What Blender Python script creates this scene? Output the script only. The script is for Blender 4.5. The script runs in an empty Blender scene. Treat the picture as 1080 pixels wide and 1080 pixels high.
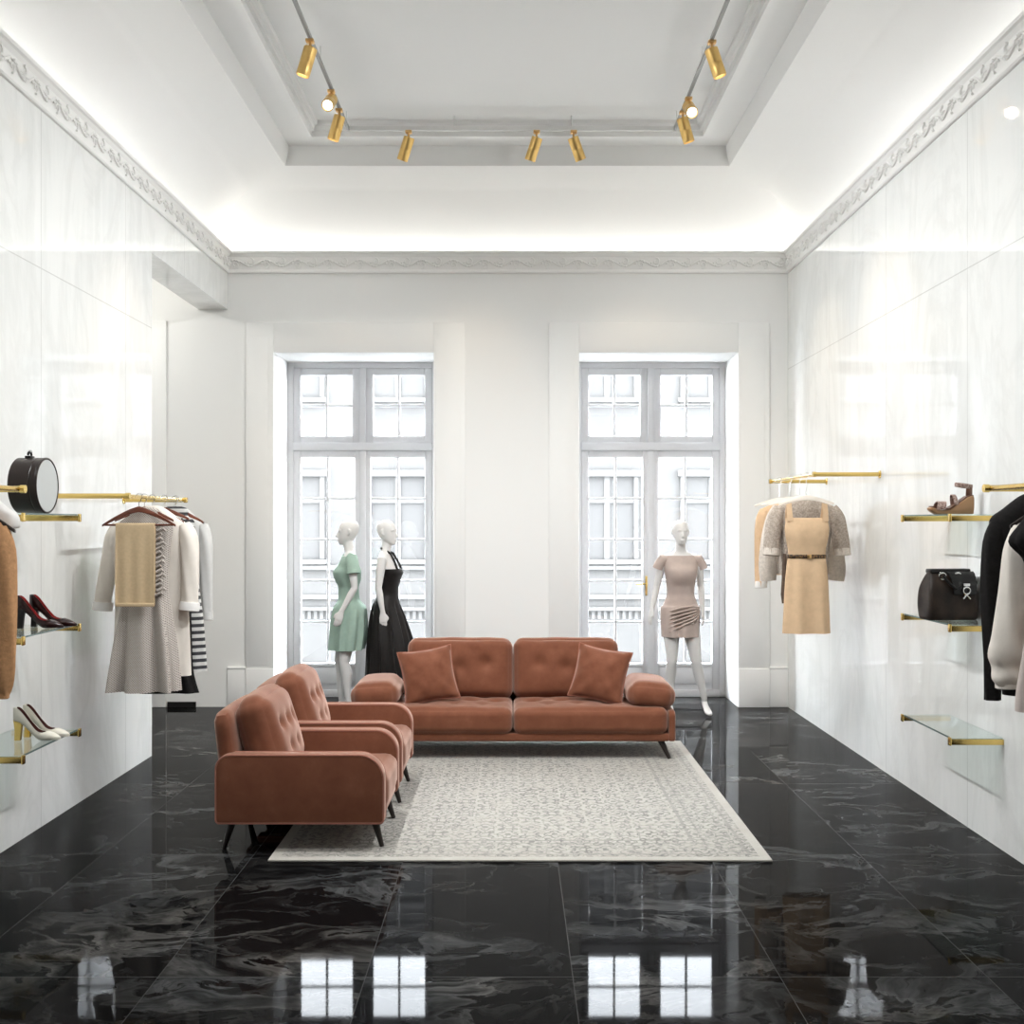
import bpy, bmesh, math, random
from math import sin, cos, pi, sqrt, radians as R
from mathutils import Vector, Matrix, Euler

random.seed(7)
S = bpy.context.scene
COL = S.collection

# ------------------------------------------------------------------ materials
def mat(name, color=(.8, .8, .8), rough=.5, metal=0., ior=1.45, spec=.5, sheen=0., coat=0., emit=None, estr=0.):
    m = bpy.data.materials.new(name); m.use_nodes = True
    b = m.node_tree.nodes['Principled BSDF']
    b.inputs['Base Color'].default_value = (*color, 1)
    b.inputs['Roughness'].default_value = rough
    b.inputs['Metallic'].default_value = metal
    b.inputs['IOR'].default_value = ior
    b.inputs['Specular IOR Level'].default_value = spec
    b.inputs['Sheen Weight'].default_value = sheen
    b.inputs['Coat Weight'].default_value = coat
    if emit:
        b.inputs['Emission Color'].default_value = (*emit, 1)
        b.inputs['Emission Strength'].default_value = estr
    return m

class NT:
    """small helper around a node tree"""
    def __init__(s, m):
        s.t = m.node_tree; s.n = s.t.nodes; s.l = s.t.links
        s.b = s.n['Principled BSDF'] if 'Principled BSDF' in s.n else None
    def new(s, typ, **kw):
        n = s.n.new(typ)
        for k, v in kw.items(): setattr(n, k, v)
        return n
    def put(s, sock, v):
        if hasattr(v, 'is_linked') or isinstance(v, bpy.types.NodeSocket): s.l.new(v, sock)
        else: sock.default_value = v
    def math(s, op, a, b=None, c=None, clamp=False):
        n = s.new('ShaderNodeMath', operation=op, use_clamp=clamp)
        s.put(n.inputs[0], a)
        if b is not None: s.put(n.inputs[1], b)
        if c is not None: s.put(n.inputs[2], c)
        return n.outputs[0]
    def pos(s): return s.new('ShaderNodeNewGeometry').outputs['Position']
    def obj(s): return s.new('ShaderNodeTexCoord').outputs['Object']
    def xyz(s, v):
        n = s.new('ShaderNodeSeparateXYZ'); s.l.new(v, n.inputs[0]); return n.outputs
    def comb(s, x, y, z):
        n = s.new('ShaderNodeCombineXYZ')
        for i, v in enumerate((x, y, z)): s.put(n.inputs[i], v)
        return n.outputs[0]
    def vmath(s, op, a, b):
        n = s.new('ShaderNodeVectorMath', operation=op); s.put(n.inputs[0], a); s.put(n.inputs[1], b); return n.outputs[0]
    def noise(s, vec, scale, detail=4, rough=.5, dist=0.):
        n = s.new('ShaderNodeTexNoise'); s.l.new(vec, n.inputs['Vector'])
        n.inputs['Scale'].default_value = scale; n.inputs['Detail'].default_value = detail
        n.inputs['Roughness'].default_value = rough; n.inputs['Distortion'].default_value = dist
        return n.outputs
    def ramp(s, f, stops):
        n = s.new('ShaderNodeValToRGB'); s.l.new(f, n.inputs[0]); e = n.color_ramp.elements
        while len(e) < len(stops): e.new(.5)
        for i, (p, c) in enumerate(stops):
            e[i].position = p; e[i].color = (*c, 1) if len(c) == 3 else c
        return n.outputs[0]
    def mix(s, f, a, b):
        n = s.new('ShaderNodeMix', data_type='RGBA'); s.put(n.inputs[0], f)
        for k, v in ((6, a), (7, b)): s.put(n.inputs[k], v if isinstance(v, bpy.types.NodeSocket) else (*v, 1))
        return n.outputs[2]
    def bump(s, h, strength=.3, dist=.01):
        n = s.new('ShaderNodeBump'); s.l.new(h, n.inputs['Height'])
        n.inputs['Strength'].default_value = strength; n.inputs['Distance'].default_value = dist
        s.l.new(n.outputs[0], s.b.inputs['Normal'])

def fabric(name, c, var=.12, scale=40, rough=.85, sheen=.0, bump=.25, weave=350):
    m = mat(name, c, rough, spec=.25, sheen=sheen); t = NT(m); o = t.obj()
    f = t.noise(o, scale, 5, .6)[0]
    lo = tuple(max(0, x*(1-var)) for x in c); hi = tuple(min(1, x*(1+var)) for x in c)
    t.l.new(t.ramp(f, [(.3, lo), (.7, hi)]), t.b.inputs['Base Color'])
    t.bump(t.noise(o, weave, 2)[0], bump, .002)
    return m

M = {}
M['paint'] = mat('white_wall_paint', (.88, .88, .865), .6, spec=.3)
t = NT(M['paint']); t.bump(t.noise(t.pos(), 60, 4)[0], .05, .002)
M['ceil'] = mat('ceiling_plaster', (.88, .88, .865), .75, spec=.2)
M['trimwhite'] = mat('white_trim_paint', (.89, .89, .875), .45, spec=.4)
M['plaster'] = mat('cornice_plaster', (.89, .885, .865), .7, spec=.2)
M['winframe'] = mat('pale_grey_window_paint', (.66, .66, .675), .45, spec=.4)
M['darkwall'] = mat('dark_bounce_absorber', (.12, .115, .11), .6)
M['brass'] = mat('polished_brass', (.83, .60, .20), .24, metal=1)
M['brass_dark'] = mat('satin_brass', (.72, .46, .20), .3, metal=1)
M['gold'] = mat('brushed_gold_lamp', (.80, .54, .20), .36, metal=1)
M['track'] = mat('grey_track_metal', (.34, .34, .33), .5)
M['whitetrack'] = mat('white_track_metal', (.75, .75, .73), .5)
M['led'] = mat('led_strip', (1, 1, 1), .5, emit=(1, .985, .955), estr=5.2)
M['lens'] = mat('lamp_lens', (1, 1, 1), .3, emit=(1, .94, .84), estr=2.2)
M['mann'] = mat('white_mannequin_gloss', (.70, .69, .675), .35, spec=.4)
M['darkwood'] = mat('dark_stained_leg', (.018, .013, .011), .35)
M['hangerwood'] = mat('brown_wood_hanger', (.13, .035, .018), .35)
t = NT(M['hangerwood'])
w = t.noise(t.vmath('MULTIPLY', t.obj(), (4, 60, 60)), 3, 4)[0]
t.l.new(t.ramp(w, [(.3, (.07, .018, .01)), (.7, (.19, .055, .027))]), t.b.inputs['Base Color'])
M['hangerblack'] = mat('black_wood_hanger', (.02, .014, .012), .4)
M['creamhanger'] = mat('cream_padded_hanger', (.80, .74, .66), .6)
M['chrome'] = mat('chrome', (.8, .8, .8), .15, metal=1)

# white marble slabs with joints (world position)
def marble_white():
    m = mat('white_marble_slab', (.83, .84, .82), .035, ior=1.5, spec=.5); t = NT(m); p = t.pos()
    s1 = t.noise(t.vmath('MULTIPLY', p, (1, 1.6, .5)), 1.5, 6, .6, 1.2)[0]
    s2 = t.noise(t.vmath('MULTIPLY', p, (1, 4.5, .35)), 2.2, 5, .6, .6)[0]
    v = t.math('ABSOLUTE', t.math('SUBTRACT', t.noise(t.vmath('MULTIPLY', p, (1, 1, .55)), 1.1, 7, .62, 1.4)[0], .5))
    vein = t.math('MULTIPLY', t.math('SUBTRACT', 1, t.math('MULTIPLY', v, 16), clamp=True), .25)
    base = t.ramp(t.math('ADD', t.math('MULTIPLY', s1, .55), t.math('MULTIPLY', s2, .45)), [(.32, (.80, .815, .80)), (.52, (.875, .885, .87)), (.72, (.90, .90, .88))])
    base = t.mix(vein, base, (.66, .665, .645))
    x = t.xyz(p)
    fy = t.math('ABSOLUTE', t.math('SUBTRACT', t.math('FRACT', t.math('DIVIDE', t.math('SUBTRACT', x[1], 6.56 - .715), 1.43)), .5))
    jy = t.math('LESS_THAN', fy, .0023)
    jz = t.math('LESS_THAN', t.math('ABSOLUTE', t.math('SUBTRACT', x[2], 3.22)), .0035)
    j = t.math('MULTIPLY', t.math('MAXIMUM', jy, jz), .55)
    t.l.new(t.mix(j, base, (.48, .48, .46)), t.b.inputs['Base Color'])
    return m
M['marble'] = marble_white()

def marble_black():
    m = mat('black_marble_tile', (.006, .006, .006), .03, ior=1.066, spec=.5); t = NT(m); p = t.pos(); x = t.xyz(p)
    u = t.math('DIVIDE', t.math('SUBTRACT', x[0], .231), .80); v = t.math('DIVIDE', t.math('SUBTRACT', x[1], 4.39), 1.627)
    iu, iv = t.math('FLOOR', u), t.math('FLOOR', v)
    wn = t.new('ShaderNodeTexWhiteNoise'); t.l.new(t.comb(iu, iv, 3.), wn.inputs['Vector'])
    off = t.vmath('MULTIPLY', wn.outputs['Color'], (1.3, 1.3, 6.))
    q = t.vmath('ADD', p, off)
    # warp so that the veins drift like smoke
    wp = t.noise(t.vmath('MULTIPLY', q, (1, 1.3, 1)), 1.5, 3, .5)[1]
    q2 = t.vmath('ADD', q, t.vmath('MULTIPLY', t.vmath('SUBTRACT', wp, (.5, .5, .5)), (.62, .55, 0)))
    q3 = t.vmath('MULTIPLY', q2, (.8, 1.35, 1))
    def feather(scale, det, k, pw, dist):
        n_ = t.math('MULTIPLY', t.math('SUBTRACT', t.noise(q3, scale, det, .60, dist)[0], .5), k)
        up = t.math('MULTIPLY', n_, 9, clamp=True)                      # crisp side
        dn = t.math('POWER', t.math('SUBTRACT', 1, t.math('ABSOLUTE', n_), clamp=True), pw)
        return t.math('MULTIPLY', up, dn)
    ve1 = feather(1.5, 10, 8, 2.4, .6)
    ve2 = feather(3.6, 9, 9, 2.2, .4)
    mask = t.math('MULTIPLY', t.math('SUBTRACT', t.noise(q2, 1.3, 4, .55)[0], .40), 4.2, clamp=True)
    smoke = t.math('MULTIPLY', t.math('SUBTRACT', t.noise(q3, 2.4, 9, .68, 1.0)[0], .48), 2.2, clamp=True)
    a = t.math('MULTIPLY', mask, t.math('ADD', t.math('ADD', t.math('MULTIPLY', ve1, .72), t.math('MULTIPLY', ve2, .34)), t.math('MULTIPLY', smoke, .10)))
    warm = t.noise(q, .9, 2)[0]
    vc = t.ramp(warm, [(.45, (.112, .115, .116)), (.7, (.122, .114, .102))])
    col = t.mix(t.math('MULTIPLY', a, .92, clamp=True), (.0035, .0035, .0037), vc)
    fu = t.math('ABSOLUTE', t.math('SUBTRACT', t.math('FRACT', t.math('ADD', u, .5)), .5))
    fv = t.math('ABSOLUTE', t.math('SUBTRACT', t.math('FRACT', t.math('ADD', v, .5)), .5))
    j = t.math('MAXIMUM', t.math('LESS_THAN', fu, .0023), t.math('LESS_THAN', fv, .0016))
    t.l.new(t.mix(t.math('MULTIPLY', j, .8), col, (.055, .055, .055)), t.b.inputs['Base Color'])
    return m
M['floor'] = marble_black()

def rug_mat():
    m = mat('woven_rug', (.6, .57, .52), .95, spec=.1, sheen=.2); t = NT(m); p = t.obj(); x = t.xyz(p)
    n1 = t.noise(p, 5, 5, .65)[0]; n2 = t.noise(p, 34, 4, .7)[0]; n3 = t.noise(p, 120, 2, .6)[0]
    wob = t.math('MULTIPLY', t.math('SUBTRACT', t.noise(p, 9, 3)[0], .5), 1.6)
    def sn(v, k): return t.math('SINE', t.math('ADD', t.math('MULTIPLY', v, k), wob))
    lat = t.math('MULTIPLY', sn(x[0], 2*pi/.26), sn(x[1], 2*pi/.30))
    lat2 = t.math('MULTIPLY', sn(x[0], 2*pi/.087), sn(x[1], 2*pi/.10))
    mot = t.math('ADD', t.math('ABSOLUTE', lat), t.math('MULTIPLY', lat2, .5))
    vo = t.new('ShaderNodeTexVoronoi', feature='DISTANCE_TO_EDGE'); t.l.new(t.vmath('MULTIPLY', p, (1, 1, 1)), vo.inputs['Vector']); vo.inputs['Scale'].default_value = 21
    cell = t.math('LESS_THAN', vo.outputs['Distance'], .06)
    motif = t.math('MULTIPLY', t.math('LESS_THAN', t.math('ABSOLUTE', t.math('SUBTRACT', mot, .52)), .20), 1.0)
    motif = t.math('MAXIMUM', motif, t.math('MULTIPLY', cell, .75))
    wear = t.math('MULTIPLY', t.math('SUBTRACT', t.math('ADD', t.math('MULTIPLY', n2, .75), t.math('MULTIPLY', n1, .45)), .46), 6, clamp=True)
    k = t.math('MULTIPLY', motif, wear)
    ax = t.math('ABSOLUTE', x[0]); ay = t.math('ABSOLUTE', x[1])
    ed = t.math('MINIMUM', t.math('SUBTRACT', 1.303, ax), t.math('SUBTRACT', 1.61, ay))      # distance from the rim
    def line(d, w): return t.math('LESS_THAN', t.math('ABSOLUTE', t.math('SUBTRACT', ed, d)), w)
    ln = t.math('MULTIPLY', t.math('MAXIMUM', t.math('MAXIMUM', line(.36, .010), line(.30, .005)), line(.10, .008)), t.math('ADD', .25, t.math('MULTIPLY', n2, .6)))
    band = t.math('MULTIPLY', t.math('LESS_THAN', ed, .33), t.math('MULTIPLY', t.math('SUBTRACT', n2, .44), 2.0, clamp=True))
    k = t.math('MAXIMUM', t.math('MAXIMUM', k, ln), band)
    k = t.math('MULTIPLY', k, t.math('GREATER_THAN', ed, .055))
    base = t.ramp(n1, [(.3, (.37, .346, .308)), (.7, (.415, .40, .362))])
    base = t.mix(t.math('MULTIPLY', t.math('SUBTRACT', n3, .45), 1.2, clamp=True), base, (.28, .27, .25))
    grey = t.ramp(n1, [(.35, (.075, .083, .085)), (.7, (.12, .115, .10))])
    t.l.new(t.mix(t.math('MULTIPLY', k, t.math('MULTIPLY', .80, t.math('ADD', .35, t.math('MULTIPLY', t.noise(p, 1.7, 4, .6)[0], 1.1), clamp=True))), base, grey), t.b.inputs['Base Color'])
    t.bump(n3, .5, .004)
    return m
M['rug'] = rug_mat()

def suede():
    m = mat('rust_nubuck', (.2, .07, .04), .75, spec=.2, sheen=.62); t = NT(m); o = t.obj()
    t.b.inputs['Sheen Tint'].default_value = (1, .74, .63, 1); t.b.inputs['Sheen Roughness'].default_value = .45
    f = t.noise(o, 7, 7, .65)[0]
    t.l.new(t.ramp(f, [(.3, (.130, .0415, .019)), (.55, (.158, .054, .0265)), (.75, (.195, .073, .040))]), t.b.inputs['Base Color'])
    t.bump(t.noise(o, 260, 3)[0], .12, .002)
    return m
M['suede'] = suede()
M['piping'] = fabric('rust_piping', (.27, .105, .068), .08, sheen=.3)

M['sage'] = fabric('sage_green_cloth', (.33, .45, .38), .08, 14)
M['blackcloth'] = fabric('black_satin', (.009, .0075, .007), .3, 20, .5)
M['darkleather'] = mat('dark_brown_black_cloth', (.03, .022, .02), .6)
M['blush'] = fabric('blush_beige_cloth', (.47, .385, .345), .06, 14)
M['tan'] = fabric('tan_cloth', (.62, .44, .28), .07, 18)
M['camel'] = fabric('camel_knit', (.50, .27, .13), .14, 60, bump=.6, weave=160)
M['camel2'] = fabric('pale_camel_cloth', (.66, .46, .29), .06, 20)
M['beige'] = fabric('beige_wool', (.60, .455, .285), .06, 60)
M['cream'] = fabric('cream_cloth', (.76, .71, .645), .05, 10)
M['white'] = fabric('white_cotton', (.80, .785, .76), .04, 10)
M['palegrey'] = fabric('pale_grey_cloth', (.60, .60, .585), .06, 12)
M['black'] = fabric('black_wool', (.010, .009, .009), .3, 60)
M['pinkgrey'] = fabric('pink_grey_cloth', (.55, .485, .45), .05, 12)
M['taupe'] = fabric('taupe_printed_cloth', (.40, .345, .295), .35, 75)
M['taupelight'] = fabric('pale_taupe_cloth', (.60, .545, .485), .15, 60)
M['tail'] = fabric('dark_taupe_lining', (.12, .085, .065), .3, 30)

def hounds():
    m = mat('grey_houndstooth_cloth', (.5, .5, .5), .85, spec=.2); t = NT(m); x = t.xyz(t.obj())
    a = t.math('FRACT', t.math('MULTIPLY', t.math('ADD', x[0], x[2]), 70)); b = t.math('FRACT', t.math('MULTIPLY', t.math('SUBTRACT', x[2], x[0]), 70))
    k = t.math('MULTIPLY', t.math('GREATER_THAN', a, .5), t.math('GREATER_THAN', b, .38))
    t.l.new(t.mix(k, (.52, .475, .43), (.24, .215, .20)), t.b.inputs['Base Color']); return m
M['hounds'] = hounds()
def stripes():
    m = mat('black_white_stripe_cloth', (.5, .5, .5), .85, spec=.2); t = NT(m); x = t.xyz(t.obj())
    k = t.math('GREATER_THAN', t.math('FRACT', t.math('MULTIPLY', x[2], 22)), .52)
    t.l.new(t.mix(k, (.62, .62, .60), (.055, .055, .06)), t.b.inputs['Base Color']); return m
M['stripe'] = stripes()
def leopard():
    m = mat('dark_spotted_belt', (.03, .02, .012), .4); t = NT(m)
    f = t.noise(t.obj(), 90, 3)[0]
    t.l.new(t.ramp(f, [(.5, (.022, .014, .01)), (.62, (.30, .17, .07))]), t.b.inputs['Base Color']); return m
M['belt'] = leopard()
def bagleather():
    m = mat('dark_brown_leather', (.03, .02, .016), .5, spec=.3); t = NT(m)
    f = t.noise(t.obj(), 9, 4)[0]
    t.l.new(t.ramp(f, [(.35, (.012, .008, .006)), (.7, (.046, .029, .020))]), t.b.inputs['Base Color'])
    t.bump(t.noise(t.obj(), 120, 3)[0], .2, .002); return m
M['bag'] = bagleather()
M['bagblack'] = mat('black_leather', (.008, .007, .007), .35)
M['boxface'] = mat('pale_grey_box_face', (.56, .58, .57), .5)
M['boxside'] = mat('dark_brown_box_leather', (.022, .012, .009), .3)
M['shoeblack'] = mat('black_red_patent', (.022, .006, .006), .22)
M['shoered'] = mat('red_lining', (.30, .012, .012), .4)
M['shoewhite'] = mat('ivory_leather', (.78, .74, .64), .3)
M['shoelining'] = mat('dark_red_brown_lining', (.075, .018, .014), .5)
def snake():
    m = mat('snakeskin_leather', (.4, .28, .24), .4); t = NT(m)
    f = t.noise(t.obj(), 110, 3)[0]
    t.l.new(t.ramp(f, [(.4, (.20, .12, .095)), (.55, (.44, .31, .26)), (.7, (.58, .47, .42))]), t.b.inputs['Base Color']); return m
M['snake'] = snake()
M['brownleather'] = mat('brown_leather', (.16, .075, .045), .4)
M['tanwedge'] = mat('tan_wedge', (.42, .24, .12), .45)

def thin_glass(name, tint, ior=1.5, gl=1.0):
    m = bpy.data.materials.new(name); m.use_nodes = True; n = m.node_tree.nodes; l = m.node_tree.links; n.clear()
    o = n.new('ShaderNodeOutputMaterial'); tr = n.new('ShaderNodeBsdfTransparent'); g = n.new('ShaderNodeBsdfGlossy')
    f = n.new('ShaderNodeFresnel'); mx = n.new('ShaderNodeMixShader')
    tr.inputs[0].default_value = (*tint, 1); g.inputs['Roughness'].default_value = 0.01; g.inputs['Color'].default_value = (gl, gl, gl, 1)
    ge = n.new('ShaderNodeNewGeometry'); mr = n.new('ShaderNodeMapRange')     # same reflectance on both faces of the thin pane
    mr.inputs['To Min'].default_value = ior; mr.inputs['To Max'].default_value = 1/ior
    l.new(ge.outputs['Backfacing'], mr.inputs[0]); l.new(mr.outputs[0], f.inputs[0])
    l.new(f.outputs[0], mx.inputs[0]); l.new(tr.outputs[0], mx.inputs[1]); l.new(g.outputs[0], mx.inputs[2]); l.new(mx.outputs[0], o.inputs[0])
    return m
M['pane'] = thin_glass('clear_window_glass', (.97, .975, .98))
M['shelfglass'] = thin_glass('shelf_glass', (.90, .95, .935))
M['glassedge'] = mat('green_glass_edge', (.12, .17, .165), .15)
# outside
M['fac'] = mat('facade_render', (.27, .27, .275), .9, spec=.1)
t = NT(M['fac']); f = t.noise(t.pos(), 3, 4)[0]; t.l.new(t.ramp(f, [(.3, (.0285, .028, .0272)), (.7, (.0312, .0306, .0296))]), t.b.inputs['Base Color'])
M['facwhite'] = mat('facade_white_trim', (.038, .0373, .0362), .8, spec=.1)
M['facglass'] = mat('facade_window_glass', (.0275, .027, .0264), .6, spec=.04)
M['facroof'] = mat('facade_roof', (.12, .11, .11), .8)
M['street'] = mat('street_paving', (.22, .22, .22), .9)

# ------------------------------------------------------------------ mesh builder
class MB:
    def __init__(s): s.v = []; s.f = []
    def add(s, vs, fs, mx=None):
        o = len(s.v)
        s.v += [tuple(mx @ Vector(v)) if mx else tuple(v) for v in vs]
        s.f += [tuple(i + o for i in f) for f in fs]; return s
    def bm(s, b, mx=None):
        b.verts.index_update(); s.add([v.co for v in b.verts], [[v.index for v in f.verts] for f in b.faces], mx); b.free(); return s
    def box(s, lo, hi, bev=0, seg=2, mx=None):
        b = bmesh.new(); bmesh.ops.create_cube(b, size=1)
        for v in b.verts: v.co = Vector([(lo[i] + hi[i])/2 + v.co[i]*(hi[i] - lo[i]) for i in range(3)])
        if bev: bmesh.ops.bevel(b, geom=b.edges[:], offset=bev, segments=seg, profile=.5, affect='EDGES')
        return s.bm(b, mx)
    def loft(s, rings, cap0=True, cap1=True, mx=None):
        n = len(rings[0]); vs = [p for r in rings for p in r]; fs = []
        for i in range(len(rings) - 1):
            for j in range(n):
                k = (j + 1) % n; fs.append((i*n + j, i*n + k, (i + 1)*n + k, (i + 1)*n + j))
        if cap0: fs.append(tuple(range(n))[::-1])
        if cap1: fs.append(tuple((len(rings) - 1)*n + j for j in range(n)))
        return s.add(vs, fs, mx)
    def tube(s, pts, r, n=12, cap=True, closed=False, up=None, mx=None):
        """r: number, or a list of numbers / (ru, rv) pairs"""
        P = [Vector(p) for p in pts]; m = len(P)
        rr = [r]*m if not isinstance(r, list) else r
        rings = []; u = None
        for i, p in enumerate(P):
            if closed: d = (P[(i + 1) % m] - P[i - 1])
            else: d = (P[min(i + 1, m - 1)] - P[max(i - 1, 0)])
            d = d.normalized()
            if u is None:
                a = Vector(up) if up else (Vector((0, 0, 1)) if abs(d.z) < .9 else Vector((1, 0, 0)))
                u = (a - d*a.dot(d)).normalized()
            else: u = (u - d*u.dot(d)).normalized()
            w = d.cross(u); q = rr[i]; ru, rv = q if isinstance(q, tuple) else (q, q)
            rings.append([p + u*(ru*cos(2*pi*j/n)) + w*(rv*sin(2*pi*j/n)) for j in range(n)])
        if closed:
            rings.append(rings[0]); return s.loft(rings, False, False, mx)
        return s.loft(rings, cap, cap, mx)
    def lathe(s, prof, n=24, mx=None):
        """prof: (r, h) around local z"""
        return s.loft([[(r*cos(2*pi*j/n), r*sin(2*pi*j/n), h) for j in range(n)] for r, h in prof], True, True, mx)
    def prism(s, poly, a, b, axis=1, bev=0, seg=3, mx=None):
        """poly in the two other axes, extruded from a to b"""
        def P(u, w, t): return (t, u, w) if axis == 0 else ((u, t, w) if axis == 1 else (u, w, t))
        n = len(poly); bm_ = bmesh.new()
        v0 = [bm_.verts.new(P(u, w, a)) for u, w in poly]; v1 = [bm_.verts.new(P(u, w, b)) for u, w in poly]
        bm_.faces.new(v0); bm_.faces.new(v1[::-1])
        for i in range(n): k = (i + 1) % n; bm_.faces.new((v0[k], v0[i], v1[i], v1[k]))
        bmesh.ops.recalc_face_normals(bm_, faces=bm_.faces[:])
        if bev:
            eds = [e for e in bm_.edges if len({(v in v0) for v in e.verts}) == 1]
            bmesh.ops.bevel(bm_, geom=eds, offset=bev, segments=seg, profile=.5, affect='EDGES')
        return s.bm(bm_, mx)
    def build(s, name, m, parent=None, ang=40, loc=None, rot=None, recalc=True):
        me = bpy.data.meshes.new(name); me.from_pydata([tuple(v) for v in s.v], [], s.f)
        if recalc:
            b = bmesh.new(); b.from_mesh(me); bmesh.ops.recalc_face_normals(b, faces=b.faces[:]); b.to_mesh(me); b.free()
        me.materials.append(m); me.shade_smooth(); me.set_sharp_from_angle(angle=R(ang))
        o = bpy.data.objects.new(name, me); COL.objects.link(o)
        if parent: o.parent = parent
        if loc: o.location = loc
        if rot: o.rotation_euler = rot
        return o

def tag(o, label, cat, group=None, kind=None):
    o['label'] = label; o['category'] = cat
    if group: o['group'] = group
    if kind: o['kind'] = kind
    return o
def struct(o, label, cat): return tag(o, label, cat, None, 'structure')
def empty(name, loc, label, cat, group=None, rz=0):
    o = bpy.data.objects.new(name, None); COL.objects.link(o); o.location = loc; o.rotation_euler = (0, 0, rz)
    o.empty_display_size = .05
    return tag(o, label, cat, group)
def copy_tree(o, parent=None):
    c = o.copy(); COL.objects.link(c)
    if parent: c.parent = parent
    for ch in [x for x in bpy.data.objects if x.parent == o]: copy_tree(ch, c)
    return c
def subsurf(o, lv=1):
    m = o.modifiers.new('sub', 'SUBSURF'); m.levels = lv; m.render_levels = lv; return o

def cat_rom(keys, m):
    """smooth interpolation of tuples"""
    out = []; n = len(keys)
    for i in range(n - 1):
        p0, p1, p2, p3 = keys[max(i - 1, 0)], keys[i], keys[i + 1], keys[min(i + 2, n - 1)]
        for k in range(m):
            t = k/m
            out.append(tuple(.5*((2*b) + (-a + c)*t + (2*a - 5*b + 4*c - d)*t*t + (-a + 3*b - 3*c + d)*t**3) for a, b, c, d in zip(p0, p1, p2, p3)))
    out.append(tuple(keys[-1])); return out

def cushion(mb, size, r, puff=(0, 0, 0), dents=(), n=18, mx=None, wob=.0, seed=0):
    """a stuffed box: rounded corners, bulging faces, button dents (axis, sign, u, v, radius, depth)"""
    b = bmesh.new(); bmesh.ops.create_cube(b, size=2)
    bmesh.ops.subdivide_edges(b, edges=b.edges[:], cuts=n, use_grid_fill=True)
    h = [x/2 for x in size]
    for v in b.verts:
        p = v.co.copy(); q = [p[i]*h[i] for i in range(3)]
        c = [max(-(h[i] - r), min(h[i] - r, q[i])) for i in range(3)]
        d = Vector([q[i] - c[i] for i in range(3)])
        if d.length > 1e-9: d = d.normalized()*r*min(1, d.length/r if d.length < r else 1) if max(abs(d[i]) for i in range(3)) < r*.999 else d.normalized()*r
        o = Vector(c) + d
        for i in range(3):
            if puff[i]:
                j, k = [a for a in range(3) if a != i]
                o[i] += math.copysign(1, p[i])*abs(p[i])**2*puff[i]*(1 - p[j]**2)**.7*(1 - p[k]**2)**.7 if abs(p[i]) > .01 else 0
        for ax, sg, u, w, rad, dep in dents:
            if p[ax]*sg > .3:
                j, k = [a for a in range(3) if a != ax]
                dd = sqrt((o[j] - u)**2 + (o[k] - w)**2)/rad
                o[ax] -= sg*dep*(math.exp(-dd*dd*6)*.75 + math.exp(-dd*dd*1.2)*.25)
        if wob: o += Vector((sin(o.y*23 + seed), sin(o.z*19 + seed*2), sin(o.x*21 + seed*3)))*wob
        v.co = o
    return mb.bm(b, mx)

def pillow(mb, w, h, th, n=26, mx=None, seed=1):
    rings = []; vs = []; fs = []
    for sgn in (1, -1):
        o = len(vs)
        for i in range(n + 1):
            for j in range(n + 1):
                u, v = -1 + 2*i/n, -1 + 2*j/n
                x = u*w/2*(1 - .085*(1 - v*v)); y = v*h/2*(1 - .085*(1 - u*u))
                e = max(0, (1 - abs(u)**2.2)*(1 - abs(v)**2.2))**.55
                cr = .012*sin(9*u + seed)*sin(7*v + 2*seed)*e*(abs(u*v))**.5*2
                z = sgn*(th/2*e + .004) + cr
                vs.append((x, y, z))
        for i in range(n):
            for j in range(n):
                a = o + i*(n + 1) + j; fs.append((a, a + 1, a + n + 2, a + n + 1))
    N = (n + 1)**2
    bd = [i*(n + 1) for i in range(n + 1)] + [n*(n + 1) + j for j in range(1, n + 1)] + [i*(n + 1) + n for i in range(n - 1, -1, -1)] + [j for j in range(n - 1, 0, -1)]
    for a, b in zip(bd, bd[1:] + bd[:1]): fs.append((a, b, b + N, a + N))
    return mb.add(vs, fs, mx)

def cloth(mb, keys, n=72, m=5, kf=9, ph=0., p=2.3, cap0=True, cap1=True, mx=None):
    """hanging cloth: keys = (z, cx, cy, half width, half depth, fold depth), smooth in between"""
    rings = []
    for z, cx, cy, a, b, am in cat_rom(keys, m):
        r = []
        for j in range(n):
            t = 2*pi*j/n; c, s_ = cos(t), sin(t)
            x = a*math.copysign(abs(c)**(2/p), c); y = b*math.copysign(abs(s_)**(2/p), s_)
            f = am*(sin(kf*t + ph) + .45*sin((kf*2 - 3)*t + 2*ph + z*3))
            r.append((cx + x + f*c*.7, cy + y + f*s_*1.2, z))
        rings.append(r)
    return mb.loft(rings, cap0, cap1, mx)

# ------------------------------------------------------------------ camera and world
H = 1.75; F = 1200.
XL, XR, YB, YF = -2.72, 2.62, 10.85, -2.0
cd = bpy.data.cameras.new('camera'); co = bpy.data.objects.new('camera', cd); COL.objects.link(co)
co.location = (0, 0, H); co.rotation_euler = (R(90), 0, 0)
cd.sensor_width = 36; cd.lens = F/1080*36; cd.shift_x = -1/1080; cd.shift_y = 12/1080; cd.clip_start = .05; cd.clip_end = 200
S.camera = co
def at(px, py, Y): return Vector(((px - 541)*Y/F, Y, H - (py - 552)*Y/F))

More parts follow.
